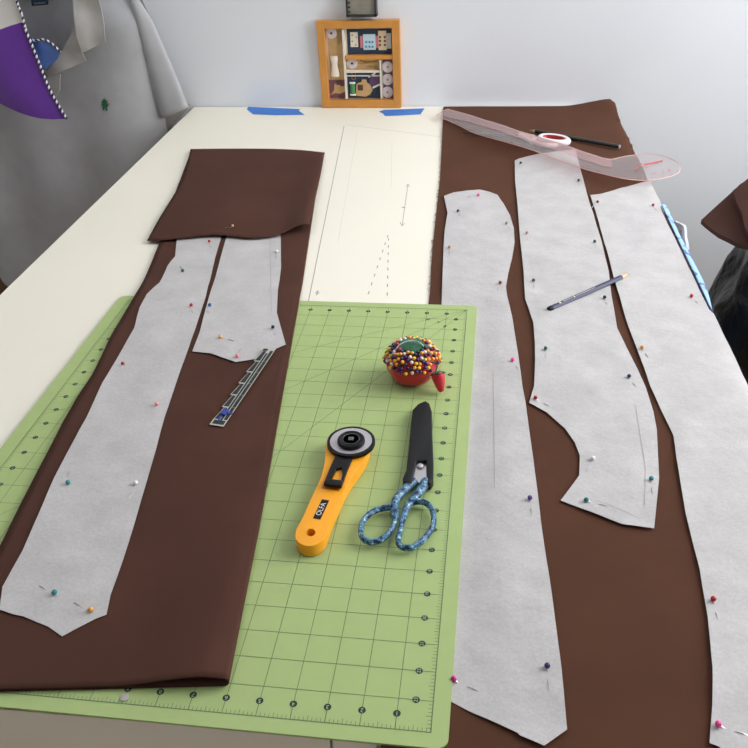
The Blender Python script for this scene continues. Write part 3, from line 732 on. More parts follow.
# ------------------------------------------------------------------ rotary cutter
RC = thing('rotary_cutter', 'yellow handled rotary cutter with a round blade on the green mat', 'rotary cutter', at(335, 500, 0))
zc = .0135
out = [(325.7, 447), (325, 460), (322.4, 472), (319, 482), (309.6, 502), (302, 519), (297.0, 528), (295.4, 534), (296, 539), (299.5, 543), (305.5, 545.6), (312, 545.8), (318, 543.6), (323.5, 539), (327, 532), (331, 521), (340.5, 499), (346, 488), (351, 479), (360, 466.5), (366, 457), (369.5, 446), (369, 440), (362, 434), (350, 431), (338, 433), (329, 440)]
pl = [tuple(v)[:2] for v in spline([(*at2(p, zc), 0) for p in out], 4, True)]
hole_px = [(311 + 4.6 * math.cos(2 * math.pi * k / 16), 532.4 + 3.8 * math.sin(2 * math.pi * k / 16)) for k in range(16)]
hl = [at2(p, zc) for p in hole_px]
slot = [at2(p, zc) for p in ((324.5, 484), (341.5, 485.5), (339, 491), (322, 489))]
bm = bmesh.new(); prism(bm, pl, .001, zc, 0, hole=hl)
n = len(pl)
vs_top = [v for v in bm.verts if abs(v.co.z - zc) < 1e-6]
es = [e for e in bm.edges if abs(e.verts[0].co.z - e.verts[1].co.z) < 1e-6 and sum(1 for f in e.link_faces if abs(f.normal.z) < .5 or True) == 2]
bm.normal_update()
es = [e for e in bm.edges if len(e.link_faces) == 2 and e.calc_face_angle(0) > 1.2]
bmesh.ops.bevel(bm, geom=es, offset=.0042, segments=5, profile=.5, affect='EDGES', clamp_overlap=True)
finish('handle', bm, M['yellow'], RC)
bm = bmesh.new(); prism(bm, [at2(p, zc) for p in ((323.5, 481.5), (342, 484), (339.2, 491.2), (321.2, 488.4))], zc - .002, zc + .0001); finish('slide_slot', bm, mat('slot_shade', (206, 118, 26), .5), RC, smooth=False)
bc = at(351.0, 440.8, .0185); Rb = .0240
bm = bmesh.new(); lathe(bm, [(0, .0145), (Rb, .0145), (Rb + .0002, .016), (Rb, .0185), (Rb - .0026, .0192), (Rb - .0028, .0175), (0, .0175)], 48, 0, (bc.x, bc.y, 0)); finish('blade_guard', bm, M['black'], RC)
bm = bmesh.new(); lathe(bm, [(0, .0176), (Rb - .0030, .0176), (Rb - .0030, .0187), (0, .0189)], 48, 0, (bc.x, bc.y, 0)); finish('blade', bm, M['steel_dull'], RC)
kc = at(351, 438.4, .0235)
kp = []
bm = bmesh.new(); lathe(bm, [(0, .0186), (.0134, .0186), (.0138, .0195), (.0136, .0222), (.0129, .0233), (.0112, .0235), (.0104, .0229), (.0, .0229)], 40, 0, (kc.x, kc.y, 0)); KN = finish('lock_knob', bm, M['black'], RC)
bm = bmesh.new()
lathe(bm, [(.0080, .0229), (.0080, .02325), (.0085, .02325), (.0085, .0229)], 36, 0, (kc.x, kc.y, 0))
box(bm, (kc.x - .0026, kc.y - .0026, .0228), (kc.x + .0026, kc.y + .0026, .0236)); finish('knob_emblem', bm, mat('grey_print', (92, 96, 96), .6), KN, smooth=False)
bm = bmesh.new()
tri = [at2(p, .0165) for p in ((341.5, 467), (342.5, 474.5), (341, 480.5), (331, 479), (336, 469))]
prism(bm, [at2(p, .0165) for p in ((336.5, 453), (353.5, 455), (347, 470), (341.5, 486), (323.8, 483), (329, 470))], zc - .0003, .0165, 0, hole=tri); finish('slide_plate', bm, M['black'], RC, smooth=False)
bm = bmesh.new(); prism(bm, [at2(p, .0195) for p in ((325.5, 477.8), (343, 480.2), (341.2, 485.6), (323.6, 483.2))], .0155, .0195); bevel_all(bm, .0008); finish('thumb_catch', bm, M['black'], RC)
bm = bmesh.new(); lab = [at2(p, zc) for p in ((322.0, 499.5), (329.2, 500.6), (320.4, 519.6), (313, 518.4))]; prism(bm, lab, zc - .0002, zc + .0003)
LB = finish('name_plate', bm, M['black'], RC, smooth=False)
bm = bmesh.new(); l0, l1 = (Vector(lab[2]) + Vector(lab[3])) / 2, (Vector(lab[0]) + Vector(lab[1])) / 2; ang = math.atan2((l1 - l0).y, (l1 - l0).x); mc = (l0 + l1) / 2
put_text(bm, 'OLFA', .0070, Matrix.Translation((mc.x, mc.y, zc + .0005)) @ Matrix.Rotation(ang, 4, 'Z'))
finish('lettering', bm, M['white_plastic'], LB, smooth=False)

# ------------------------------------------------------------------ scissors in their sheath
SC = thing('scissors', 'scissors with blue speckled handles and blades in a black sheath', 'scissors', at(415, 480, 0))
zt = .0105
sh = [(425.5, 400.4), (418, 403.6), (412.4, 409.6), (411.0, 422), (409.2, 442), (407.4, 459), (406.4, 469.5), (402.6, 478), (403.6, 482), (412.0, 483), (412.6, 478), (416.2, 461), (426.2, 460), (426.6, 475.5), (427.5, 483), (430.4, 483), (433.4, 479), (433.6, 462), (432.4, 435), (431.9, 411), (429.4, 403)]
bm = bmesh.new(); prism(bm, [at2(p, zt) for p in sh], .0008, zt)
bm.normal_update(); es = [e for e in bm.edges if len(e.link_faces) == 2 and e.calc_face_angle(0) > .9]
bmesh.ops.bevel(bm, geom=es, offset=.0022, segments=3, profile=.5, affect='EDGES', clamp_overlap=True)
finish('sheath', bm, M['sheath'], SC)
bm = bmesh.new(); prism(bm, [at2(p, .006) for p in ((416, 458), (427, 457), (427.2, 475), (428.5, 479), (419, 483), (412.5, 478))], .0035, .0062); prism(bm, [at2(p, .004) for p in ((415, 440), (428, 440), (428, 478), (414, 478))], .0015, .0034)
finish('blade', bm, M['steel'], SC, smooth=False)
q = at(420.2, 465.4, .008); bm = bmesh.new(); lathe(bm, [(0, .0058), (.0034, .0058), (.0034, .0078), (.0026, .0086), (0, .0088)], 18, 0, (q.x, q.y, 0)); finish('pivot_screw', bm, M['steel_dull'], SC)
def hz(lst, dz=0): return [(350 + .127 * x, 470 + .127 * y) for x, y in lst]
lz = .0065
bm = bmesh.new()
lp1 = [at(*p, lz) for p in hz([(352, 285), (300, 295), (235, 308), (165, 338), (105, 400), (85, 475), (103, 540), (165, 568), (250, 545), (318, 485), (352, 405), (362, 335)])]
tube(bm, spline(lp1, 5, True), .0026, 10, 0, True, 1.3)
tube(bm, spline([at(*p, z) for p, z in zip(hz([(505, 85), (455, 130), (395, 195), (350, 262), (352, 330), (358, 390)]), (.006, .006, .0062, lz, lz, lz))], 5), lambda t: .0049 - .0018 * t, 10, 0, False, .9)
finish('handle', bm, M['camo'], SC)
bm = bmesh.new()
lp2 = [at(*p, lz) for p in hz([(480, 262), (560, 250), (622, 278), (655, 345), (655, 430), (615, 505), (555, 570), (480, 612), (410, 605), (378, 565), (392, 490), (410, 410), (432, 325)])]
tube(bm, spline(lp2, 5, True), .0026, 10, 0, True, 1.3)
tube(bm, spline([at(*p, z) for p, z in zip(hz([(598, 88), (570, 140), (525, 200), (470, 262), (435, 320), (415, 400)]), (.0065, .0068, .007, lz, lz, lz))], 5), lambda t: .0051 - .0022 * t, 10, 0, False, .9)
finish('handle', bm, M['camo'], SC)

# ------------------------------------------------------------------ tomato pincushion
pc = at(412.6, 377.6, 0); pc = Vector((pc.x, pc.y, .0002)); RT = .0292
PCU = thing('pincushion', 'red tomato pincushion full of pins with a small strawberry on the mat', 'pincushion', pc)
def tomato(th, ph):
    r = RT * (1 + .025 * math.cos(6 * ph)); zc_ = .0215; k = 1.0 if th < math.pi / 2 else .98
    return Vector((pc.x + r * math.sin(th) ** (.9 if th < 1.5708 else .5) * math.cos(ph), pc.y + r * math.sin(th) ** (.9 if th < 1.5708 else .5) * math.sin(ph), max(pc.z, pc.z + zc_ + .0220 * math.cos(th) * (1 if th < 1.57 else 1.0))))
bm = bmesh.new(); G = []
for i in range(1, 20): G.append([bm.verts.new(tomato(math.pi * i / 20, 2 * math.pi * j / 48)) for j in range(48)])
for a, b in zip(G, G[1:]):
    for j in range(48): bm.faces.new((a[j], a[(j + 1) % 48], b[(j + 1) % 48], b[j]))
bm.faces.new(G[0]); bm.faces.new(G[-1][::-1]); finish('cushion', bm, M['red_cloth'], PCU)
bm = bmesh.new()                                                  # felt leaf cap with points
n = 40; G = [[bm.verts.new((pc.x, pc.y, pc.z + .0462))]]
for i in range(1, 7):
    row = []
    for j in range(n):
        ph = 2 * math.pi * j / n; rad = .0155 * (1 + .20 * math.cos(5 * ph + .5)) * i / 6; th = min(1.3, rad / RT * 1.05); p = tomato(th, ph); row.append(bm.verts.new((p.x, p.y, p.z + .0022 + .002 * max(0, math.cos(5 * ph + .5)) * (i / 6) ** 3)))
    G.append(row)
for j in range(n): bm.faces.new((G[0][0], G[1][j], G[1][(j + 1) % n]))
for a, b in zip(G[1:], G[2:]):
    for j in range(n): bm.faces.new((a[j], b[j], b[(j + 1) % n], a[(j + 1) % n]))
lf = finish('leaf_top', bm, M['leaf'], PCU); md = lf.modifiers.new('felt', 'SOLIDIFY'); md.thickness = .0012; md.offset = -1
bm = bmesh.new(); arc = [at(*p, z) for p, z in (((386, 359), .032), ((391, 355), .037), ((396, 349), .043), ((400, 344.5), .0465), ((407, 341.3), .0485), ((415, 341), .0485), ((421, 343.5), .0475), ((425, 348), .043))]
tube(bm, spline(arc, 5), .0006, 6); finish('thread', bm, M['thread'], PCU)
bm = bmesh.new(); tip = at(441.3, 391.6, .0045); topc = at(437.4, 372.0, .0225)
axs = (topc - tip); La = axs.length; m4 = Matrix.Translation(tip) @ axs.to_track_quat('Z', 'Y').to_matrix().to_4x4()
lathe(bm, [(0, -.001), (.003, .0005), (.0052, .006), (.0068, .013), (.0076, La * .8), (.0070, La * .96), (.004, La), (0, La)], 20, 0, (0, 0, 0), m4); SB = finish('strawberry', bm, M['red_cloth'], PCU)
bm = bmesh.new(); n = 20; G = [bm.verts.new(m4 @ Vector((0, 0, La + .0016)))]; rows = []
for i in range(1, 4): rows.append([bm.verts.new(m4 @ Vector((.0085 * (i / 3) * (1 + .12 * math.cos(5 * 2 * math.pi * j / n)) * math.cos(2 * math.pi * j / n), .0085 * (i / 3) * (1 + .12 * math.cos(5 * 2 * math.pi * j / n)) * math.sin(2 * math.pi * j / n), La + .0015 - .0035 * (i / 3) ** 2))) for j in range(n)])
for j in range(n): bm.faces.new((G[0], rows[0][j], rows[0][(j + 1) % n]))
for a, b in zip(rows, rows[1:]):
    for j in range(n): bm.faces.new((a[j], b[j], b[(j + 1) % n], a[(j + 1) % n]))
lf = finish('strawberry_cap', bm, M['leaf'], SB); md = lf.modifiers.new('felt', 'SOLIDIFY'); md.thickness = .001
bm = bmesh.new(); cpt = tomato(1.15, -.55); tube(bm, spline([cpt, (cpt + topc) / 2 + Vector((.003, 0, .004)), topc + Vector((-.002, .001, 0))], 6), .0007, 6); finish('cord', bm, M['leaf'], PCU)
# pins stuck in the cushion
PN = dict(white='glossy white', yellow='yellow', apricot='orange', scarlet='scarlet', violet='dark violet', black='black', navy='navy blue')
cushion_meshes = {}
for cname in PN:
    bm = bmesh.new(); lathe(bm, [(0, -.0021)] + [(.0021 * math.cos(math.radians(d)), .0021 * math.sin(math.radians(d))) for d in range(-72, 80, 18)] + [(0, .0021)], 10, 0, (0, 0, .0018))
    tube(bm, [(0, 0, -.006), (0, 0, .001)], .0004, 5, 1); o = finish('ball_head_pin', bm, [PINM[cname], M['steel']]); cushion_meshes[cname] = o.data; bpy.data.objects.remove(o)
rnd = random.Random(12); placed = []; tries = 0
order = ['violet', 'white', 'yellow', 'navy', 'apricot', 'scarlet', 'violet', 'black', 'yellow', 'white', 'apricot', 'navy', 'violet']
while len(placed) < 190 and tries < 20000:
    tries += 1; th = math.acos(rnd.uniform(math.cos(math.radians(84)), math.cos(math.radians(27)))); ph = rnd.uniform(-math.pi, math.pi)
    if ph > 1.0 and ph < 2.2 and th > 1.2: continue
    p = tomato(th, ph); nrm = (p - (pc + Vector((0, 0, .013)))).normalized()
    
    if -.75 < ph < -.30 and th > 1.1: continue
    if any((p - q).length < .0037 for q in placed): continue
    placed.append(p); cname = order[(len(placed) * 5 + int(rnd.random() * 4)) % len(order)]
    if ph > -.5 and ph < .9 and rnd.random() < .45: cname = 'apricot'
    o = bpy.data.objects.new('ball_head_pin', cushion_meshes[cname]); link(o); o.location = p + nrm * rnd.uniform(0, .0012); o.rotation_mode = 'QUATERNION'; o.rotation_quaternion = nrm.to_track_quat('Z', 'Y')
    tag(o, PN[cname] + ' ball-head pin stuck in the red tomato pincushion', 'pin', 'pins stuck in the tomato pincushion')

# ------------------------------------------------------------------ shadow box against the wall
bx0, bx1, bz0, bz1, by0, by1 = -.3545, -.1795, ZP + .0006, .1770, .8955, .9115
BX = thing('shadow_box', 'honey wood framed shadow box of sewing notions standing against the wall', 'shadow box', ((bx0 + bx1) / 2, (by0 + by1) / 2, bz0))
fw = .0165
def brd(nm, lo, hi, m, parent=BX, bev=.0008):
    bm = bmesh.new(); box(bm, lo, hi)
    if bev: bevel_all(bm, bev, 2)
    return finish(nm, bm, m, parent, smooth=False)
brd('frame_side', (bx0, by0, bz0), (bx0 + fw, by1, bz1), M['wood']); brd('frame_side', (bx1 - fw, by0, bz0), (bx1, by1, bz1), M['wood'])
brd('frame_rail', (bx0 + fw, by0, bz1 - .0155), (bx1 - fw, by1, bz1), M['wood']); brd('frame_rail', (bx0 + fw, by0, bz0), (bx1 - fw, by1, bz0 + .0165), M['wood'])
brd('back_panel', (bx0 + fw, by1 - .003, bz0 + .0165), (bx1 - fw, by1 - .0005, bz1 - .0155), M['cream'], bev=0)
by = by1 - .0032
def uv(zx, zy):                                 # 748-px close-up of the box -> point on its inside plane
    v = atY(310 + zx * .13369, 10 + zy * .13369, by - .004); return v.x, v.z
def pane(nm, a, b, m, d0=.0, d1=.0012, parent=BX, bev=0):
    (x0, z1), (x1, z0) = uv(*a), uv(*b)
    return brd(nm, (min(x0, x1), by - d1, min(z0, z1)), (max(x0, x1), by - d0, max(z0, z1)), m, parent, bev)
pane('compartment_card', (128, 140), (255, 525), M['kraft']); pane('compartment_card', (140, 525), (268, 660), M['mauve'])
pane('compartment_card', (272, 145), (622, 335), M['navy']); pane('compartment_card', (268, 362), (535, 455), M['kraft'])
pane('compartment_card', (275, 460), (525, 660), M['navy']); pane('compartment_card', (540, 370), (622, 660), M['mauve'])
pane('divider', (254, 140), (270, 660), M['cream'], 0, .0105); pane('divider', (270, 336), (622, 362), M['wood'], 0, .0115)
pane('divider', (270, 450), (530, 463), M['cream'], 0, .0105); pane('divider', (522, 370), (540, 660), M['cream'], 0, .0105)
def disc(nm, c, rpx_, m, hub):
    x, z = uv(*c); rr = rpx_ * .13369 * .00218; bm = bmesh.new(); mx = Matrix.Translation((x, by - .0012, z)) @ Matrix.Rotation(math.pi / 2, 4, 'X')
    lathe(bm, [(0, 0), (rr, 0), (rr, .0016), (rr * .92, .0022), (rr * .3, .0022), (rr * .28, .0016), (0, .0016)], 26, 0, (0, 0, 0), mx); o = finish(nm, bm, m, BX)
    bm = bmesh.new(); lathe(bm, [(0, .0017), (rr * .2, .0017), (rr * .2, .0024), (0, .0024)], 12, 0, (0, 0, 0), mx); finish('spindle_hole', bm, hub, o)
disc('bobbin', (158, 175), 40, M['bobbin'], M['tin_dark']); disc('bobbin', (313, 401), 40, M['bobbin'], M['tin_dark'])
hubm = mat('brass_hub', (170, 150, 90), .4, metal=.5)
for c in ((580, 427), (580, 522), (580, 617)): disc('bobbin', c, 41, M['bobbin'], hubm)
# wound thread spool (waisted)
bm = bmesh.new(); x, z = uv(185, 422); prof = [(0, -.021), (.0088, -.021), (.0092, -.014), (.0072, -.004), (.0062, .003), (.0070, .009), (.0086, .0145), (.0084, .0215), (0, .0215)]
lathe(bm, prof, 20, 0, (x, by - .0045, z), Matrix.Scale(.45, 4, (0, 1, 0))); finish('thread_spool', bm, M['cream'], BX)
def card(nm, a, b, m, d0, tilt=0): return pane(nm, a, b, m, d0, d0 + .0008)
card('button_card', (298, 168), (360, 278), M['cream'], .0016)
card('hook_card', (372, 196), (520, 285), M['pink_card'], .0014); card('snap_card', (395, 182), (492, 298), M['sky_card'], .0028)
card('needle_card', (570, 175), (608, 290), M['steel_dull'], .0014); card('button_card', (508, 156), (574, 300), mat('beige_card', (214, 196, 160), .7), .0028)
def dots(a_list, m, rr, d, nm='button'):
    for c in a_list:
        x, z = uv(*c); bm = bmesh.new(); lathe(bm, [(0, 0), (rr, 0), (rr * .8, .0008), (0, .0008)], 10, 0, (0, 0, 0), Matrix.Translation((x, by - d, z)) @ Matrix.Rotation(math.pi / 2, 4, 'X')); finish(nm, bm, m, BX)
dots([(523, 203), (559, 203), (523, 232), (559, 232), (523, 262), (559, 262)], M['brown_dot'], .0026, .0036)
dots([(420, 240), (445, 240), (468, 240), (420, 275), (445, 275), (468, 275)], M['teal_dot'], .0024, .0036)
dots([(315, 190), (344, 205), (315, 235), (344, 262)], hubm, .0018, .0024)
dots([(590, 205), (592, 235), (590, 262)], M['steel'], .0018, .0022, 'snap')
# gilt items: pins, tiny scissors, toy sewing machine, reel of green thread, plum ribbon, white braid
bm = bmesh.new()
for (a, b) in (((375, 385), (470, 395)), ((385, 405), (500, 385)), ((430, 420), (510, 430)), ((370, 375), (420, 400))):
    (x0, z0), (x1, z1) = uv(*a), uv(*b); tube(bm, [(x0, by - .002, z0), (x1, by - .002, z1)], .0008, 6)
finish('brass_pin', bm, M['gold'], BX)
bm = bmesh.new()
for c in ((325, 478), (325, 510)):
    x, z = uv(*c); tube(bm, [(x + .0042 * math.cos(k * math.pi / 8), by - .002, z + .0032 * math.sin(k * math.pi / 8)) for k in range(16)], .0007, 6, 0, True)
(x0, z0), (x1, z1) = uv(310, 490), uv(280, 498); tube(bm, [(x0, by - .002, z0), (x1, by - .002, z1)], .0009, 6); finish('thread_snips', bm, M['gold'], BX)
bm = bmesh.new(); pts = [(345, 640), (345, 560), (360, 545), (385, 540), (388, 520), (420, 520), (425, 545), (450, 560), (468, 600), (450, 630), (420, 648)]
sheet('toy_machine', [uv(*p) for p in pts], lambda a, b: Vector((a, by - .0052, b)), .006, M['kraft'], BX, thick=.004, nrm=Vector((0, 1, 0)))
card('machine_window', (358, 558), (398, 600), mat('dark_brown_card', (78, 52, 44), .7), .0052); bm.free()
bm = bmesh.new(); x, z = uv(320, 588); lathe(bm, [(0, -.011), (.0052, -.011), (.0052, .011), (0, .011)], 16, 0, (x, by - .0042, z), Matrix.Scale(.6, 4, (0, 1, 0))); SPG = finish('thread_reel', bm, M['green_spool'], BX)
bm = bmesh.new(); lathe(bm, [(0, -.0142), (.0066, -.0142), (.0066, -.011), (0, -.011)], 16, 0, (x, by - .0045, z), Matrix.Scale(.6, 4, (0, 1, 0))); lathe(bm, [(0, .011), (.0066, .011), (.0066, .0138), (0, .0138)], 16, 0, (x, by - .0045, z), Matrix.Scale(.6, 4, (0, 1, 0))); finish('reel_end', bm, M['white_plastic'], SPG)
sheet('plum_ribbon', [uv(*p) for p in ((452, 500), (500, 488), (520, 520), (518, 555), (470, 580), (440, 545))], lambda a, b: Vector((a, by - .0028, b)), .006, mat('plum_ribbon', (98, 62, 104), .6), BX, thick=.0012, nrm=Vector((0, 1, 0)))
for a in (((432, 500), (488, 466), (490, 478), (440, 508)), ((466, 575), (520, 552), (522, 566), (470, 590)), ((275, 488), (525, 488), (525, 498), (275, 498))):
    sheet('white_braid', [uv(*p) for p in a], lambda a, b: Vector((a, by - .0030, b)), .006, M['white_plastic'], BX, thick=.001, nrm=Vector((0, 1, 0)))
sheet('gilt_charm', [uv(*p) for p in ((150, 640), (180, 600), (180, 560), (205, 540), (235, 575), (262, 565), (262, 612), (225, 628), (190, 622))], lambda a, b: Vector((a, by - .0028, b)), .005, M['kraft'], BX, thick=.0016, nrm=Vector((0, 1, 0)))
card('charm_band', (195, 532), (238, 560), mat('dark_brown_card2', (92, 60, 52), .7), .0030)
sheet('tape_curl', [uv(*p) for p in ((205, 150), (232, 150), (236, 240), (214, 262), (204, 240))], lambda a, b: Vector((a, by - .0024, b)), .005, mat('ochre_card', (168, 138, 96), .7), BX, thick=.001, nrm=Vector((0, 1, 0)))

# small dark framed piece on the wall above the box
a_, b_ = atY(346.5, 17.3, .89), atY(376.5, 17.3, .89); wx0, wx1, wz = a_.x, b_.x, a_.z
WF = thing('wall_frame', 'small dark framed grey plaque hanging on the wall above the shadow box', 'wall plaque', ((wx0 + wx1) / 2, .9, wz))
bm = bmesh.new()
for lo, hi in (((wx0, .889, wz), (wx0 + .0035, .9115, wz + .09)), ((wx1 - .0035, .889, wz), (wx1, .9115, wz + .09)), ((wx0, .889, wz), (wx1, .9115, wz + .005)), ((wx0, .889, wz + .086), (wx1, .9115, wz + .09))): box(bm, lo, hi)
finish('frame', bm, M['tin_dark'], WF, smooth=False)
bm = bmesh.new(); box(bm, (wx0 + .003, .893, wz + .004), (wx1 - .003, .9, wz + .087)); IP = finish('grey_panel', bm, M['tin_grey'], WF, smooth=False)
bm = bmesh.new()
for k in range(9): box(bm, (wx0 + .0035, .8915, wz + .0085 + k * .0088), (wx0 + .0085, .8935, wz + .0115 + k * .0088))
finish('notch', bm, M['tin_dark'], IP, smooth=False)

# ------------------------------------------------------------------ grey polo shirt hanging by the wall
xc = -.955
def mir(p): return (2 * xc - p[0], p[1])
def vp(px, Y): return [(lambda v: (v.x, v.z))(atY(p[0], p[1], Y)) for p in px]
SH = thing('polo_shirt', 'grey short sleeved polo shirt hanging by the wall beside the table', 'shirt', (xc, .85, -.45))
half = [(0 + .018, .085), (.075, .145), (.122, .205), (.138, .288), (.17, .262), (.235, .232), (.258, .16), (.262, .05), (.255, -.02), (.262, -.20), (.270, -.38), (.262, -.415), (.18, -.43), (.06, -.435)]
front = [(xc + a, b) for a, b in half] + [(xc - a, b) for a, b in half[::-1]]
hb = [(.0, .268), (.08, .274), (.138, .288)] + half[4:]
backp = [(xc + a, b) for a, b in hb] + [(xc - a, b) for a, b in hb[:0:-1]]
def shF(a, b):
    u = abs(a - xc) / .262
    y = .806 + .040 * max(0, u) ** 7 + .012 * math.sin((a - xc) * 31 + b * 4) * sm(.18, -.3, b) + .006 * wn(a, b, 9, 50) + .05 * sm(.18, .29, b) * (.4 + .6 * u)
    return Vector((a, min(.868, y), b))
def shB(a, b): return Vector((a, .885 - .008 * (abs(a - xc) / .262) ** 4 + .002 * wn(a, b, 9, 51), b))
o1 = sheet('shirt_front', front, shF, .018, M['grey_shirt'], SH, thick=.0012, nrm=Vector((0, 1, 0)))
sheet('shirt_back', backp, shB, .022, M['grey_shirt'], SH, thick=.0012, nrm=Vector((0, 1, 0)))
sl_l = vp([(126, -8), (133, 15), (139, 40), (146, 66), (154, 93), (163, 117.5)], .842)
sl_r = vp([(139, -5), (153, 20), (161, 38), (169, 57), (179, 81), (189, 106)], .842)
def poly_d(p, poly):
    m = 9
    for i in range(len(poly)):
        a, b = Vector(poly[i]), Vector(poly[i - 1]); ab = b - a; t = max(0, min(1, (Vector(p) - a).dot(ab) / max(1e-12, ab.length_squared))); m = min(m, (Vector(p) - a - ab * t).length)
    return m
for sgn in (1, -1):
    g = (lambda L: L) if sgn == 1 else (lambda L: [mir(p) for p in L])
    A_ = along([Vector((p[0], p[1], 0)) for p in spline([(*p, 0) for p in g(sl_l)], 6)], 30); B_ = along([Vector((p[0], p[1], 0)) for p in spline([(*p, 0) for p in g(sl_r)], 6)], 30)
    bm = bmesh.new(); G = []
    for i in range(30):
        t = i / 29; tp = min(1, .05 + t * 4) ** .5; c_, h_ = (A_[i] + B_[i]) / 2, (B_[i] - A_[i]) / 2 * (.45 + .55 * tp); row = []
        for k in range(28):
            q = 2 * math.pi * k / 28; dp = .013 if math.sin(q) < 0 else .016
            p = c_ + h_ * math.cos(q); row.append(bm.verts.new((p.x, .836 + dp * tp * math.sin(q) * (1 + .10 * math.sin(3 * q + t * 2)) + .004 * wn(p.x, p.y, 8, 52), p.y)))
        G.append(row)
    for r0, r1 in zip(G, G[1:]):
        for k in range(28): bm.faces.new((r0[k], r0[(k + 1) % 28], r1[(k + 1) % 28], r1[k]))
    bm.faces.new(G[0])
    SL = finish('sleeve', bm, M['grey_shirt'], SH); md = SL.modifiers.new('cloth_thickness', 'SOLIDIFY'); md.thickness = .0015
    inn = vp([(189.5, 104), (187, 110), (173, 124), (163, 135), (157, 128), (163, 116)], .85)
    if sgn == -1: inn = [mir(p) for p in inn][::-1]
    sheet('sleeve_inside', inn, lambda a, b: Vector((a, .853, b)), .012, M['grey_collar'], SL, thick=.002, nrm=Vector((0, 1, 0)))
col = vp([(66, -22), (74, 0), (77.5, 22), (80, 36), (85, 51.5), (96, 46), (107.5, 41), (105.5, 24), (101, 4), (94, -22)], .79)
lap = vp([(77, 20), (70, 37), (60, 55), (52, 66), (46, 73), (50, 76.5), (68, 68.5), (87, 60.5), (84, 53), (80, 36)], .797)
plk = vp([(45, 71), (52, 76), (60.5, 74), (60, 90), (55, 99), (47, 97), (42, 84)], .80)
for sgn in (1, -1):
    g = (lambda L: L) if sgn == 1 else (lambda L: [mir(p) for p in L][::-1])
    sheet('collar', g(col), lambda a, b: Vector((a, .782 + .10 * max(0, b - .215) + .01 * wn(a, b, 20, 55), b)), .010, M['grey_collar'], SH, thick=.0018, nrm=Vector((0, 1, 0)))
    sheet('neck_facing', g(lap), lambda a, b: Vector((a, .7905 + .006 * wn(a, b, 20, 56), b)), .010, M['grey_collar'], SH, thick=.0016, nrm=Vector((0, 1, 0)))
PK = sheet('placket', plk, lambda a, b: Vector((a, .798, b)), .010, M['grey_collar'], SH, thick=.003, nrm=Vector((0, 1, 0)))
sheet('collar_band', [(xc - .125, .25), (xc + .125, .25), (xc + .118, .290), (xc - .118, .290)], lambda a, b: Vector((a, .868, b)), .02, M['grey_collar'], SH, thick=.004, nrm=Vector((0, 1, 0)))
lb = vp([(30, -8), (48, -8), (48.5, 4.6), (32, 6)], .865); LBL = sheet('neck_label', lb, lambda a, b: Vector((a, .864, b)), .01, M['navy_label'], SH, thick=.001, nrm=Vector((0, 1, 0)))
bm = bmesh.new()
for k in range(7):
    p = atY(34.5 + k * 1.7, 3.6 - k * .12, .8625); box(bm, (p.x - .0011, .8626, p.z - .0014), (p.x + .0011, .8632, p.z + .0014))
finish('label_print', bm, mat('grey_label_print', (120, 134, 150), .7), LBL, smooth=False)
em = vp([(103.2, 99.2), (104.8, 98.6), (105.8, 100.4), (107.5, 101.6), (106.4, 102.8), (107.8, 104.6), (108.4, 106.4), (107.2, 107.0), (107.4, 110.6), (106.2, 111.4), (105.6, 108.4), (104.4, 108.2), (103.6, 110.8), (102.6, 110.2), (103, 107), (101.6, 105), (102.6, 103.4), (101.2, 103), (102, 101.4)], .79)
em = [(a - .0055, b - .003) for a, b in em]
sheet('chest_emblem', em, lambda a, b: Vector((a, shF(a, b).y - .0012, b)), .003, M['emblem'], SH, thick=.0010, nrm=Vector((0, 1, 0)))
bm = bmesh.new(); p, q = atY(105, 101.8, .79), atY(108.6, 106.5, .79); tube(bm, [(p.x, shF(p.x, p.z).y - .0012, p.z), (q.x, shF(q.x, q.z).y - .0012, q.z)], .0007, 6); finish('emblem_mallet', bm, mat('pink_thread', (170, 110, 112), .8), SH)

bm = bmesh.new(); box(bm, (-1.50, .893, -.75), (-1.20, .909, -.28)); bevel_all(bm, .004)
tag(finish('wooden_board', bm, mat('dark_oak', (92, 62, 34), .5, 20, .3), smooth=False), 'dark brown wooden board standing behind the hem of the polo shirt', 'board')
# satin panels with twisted cord, in front of the shirt
SA = thing('satin_pennant', 'purple and white satin pennant with black and white cord in front of the polo shirt', 'satin cloth', (-1.0, .755, .04))
edge_px = [(13, -6), (16, 6), (20, 16), (24, 30), (29, 42), (34.5, 55), (40, 68), (47, 83.5), (55, 98), (61, 108), (67.5, 118.5)]
def saf(a, b): return Vector((a, .752 + .010 * math.sin(a * 22 + b * 14) + .006 * wn(a, b, 10, 60), b))
pu = vp(edge_px[3:] + [(55, 118.2), (43, 117), (32, 114.5), (22.6, 111.5), (10, 106.5), (0, 102), (-25, 92), (-60, 82), (-60, 52), (-20, 38), (0, 29.5), (10, 26)], .752)
pu = vp([(21.5, 22.8)], .752) + pu
wh = vp([(13, -6), (16, 6), (20, 16), (21.5, 22.8), (10, 26), (0, 29.5), (-20, 38), (-60, 52), (-70, 20), (-50, -6)], .752)
sheet('purple_panel', pu, saf, .012, M['purple'], SA, thick=.002, nrm=Vector((0, 1, 0)))
sheet('white_panel', wh, saf, .012, M['satin_white'], SA, thick=.002, nrm=Vector((0, 1, 0)))
blu = vp([(24, 33), (30, 37), (33, 41), (43, 40), (50, 43), (56, 48), (59.5, 52), (57, 59.5), (51, 64), (46, 68), (41, 69), (34, 58)], .772)
sheet('blue_panel', blu, lambda a, b: Vector((a, .776 + .006 * wn(a, b, 25, 61), b)), .009, M['satin_blue'], SA, thick=.002, nrm=Vector((0, 1, 0)))
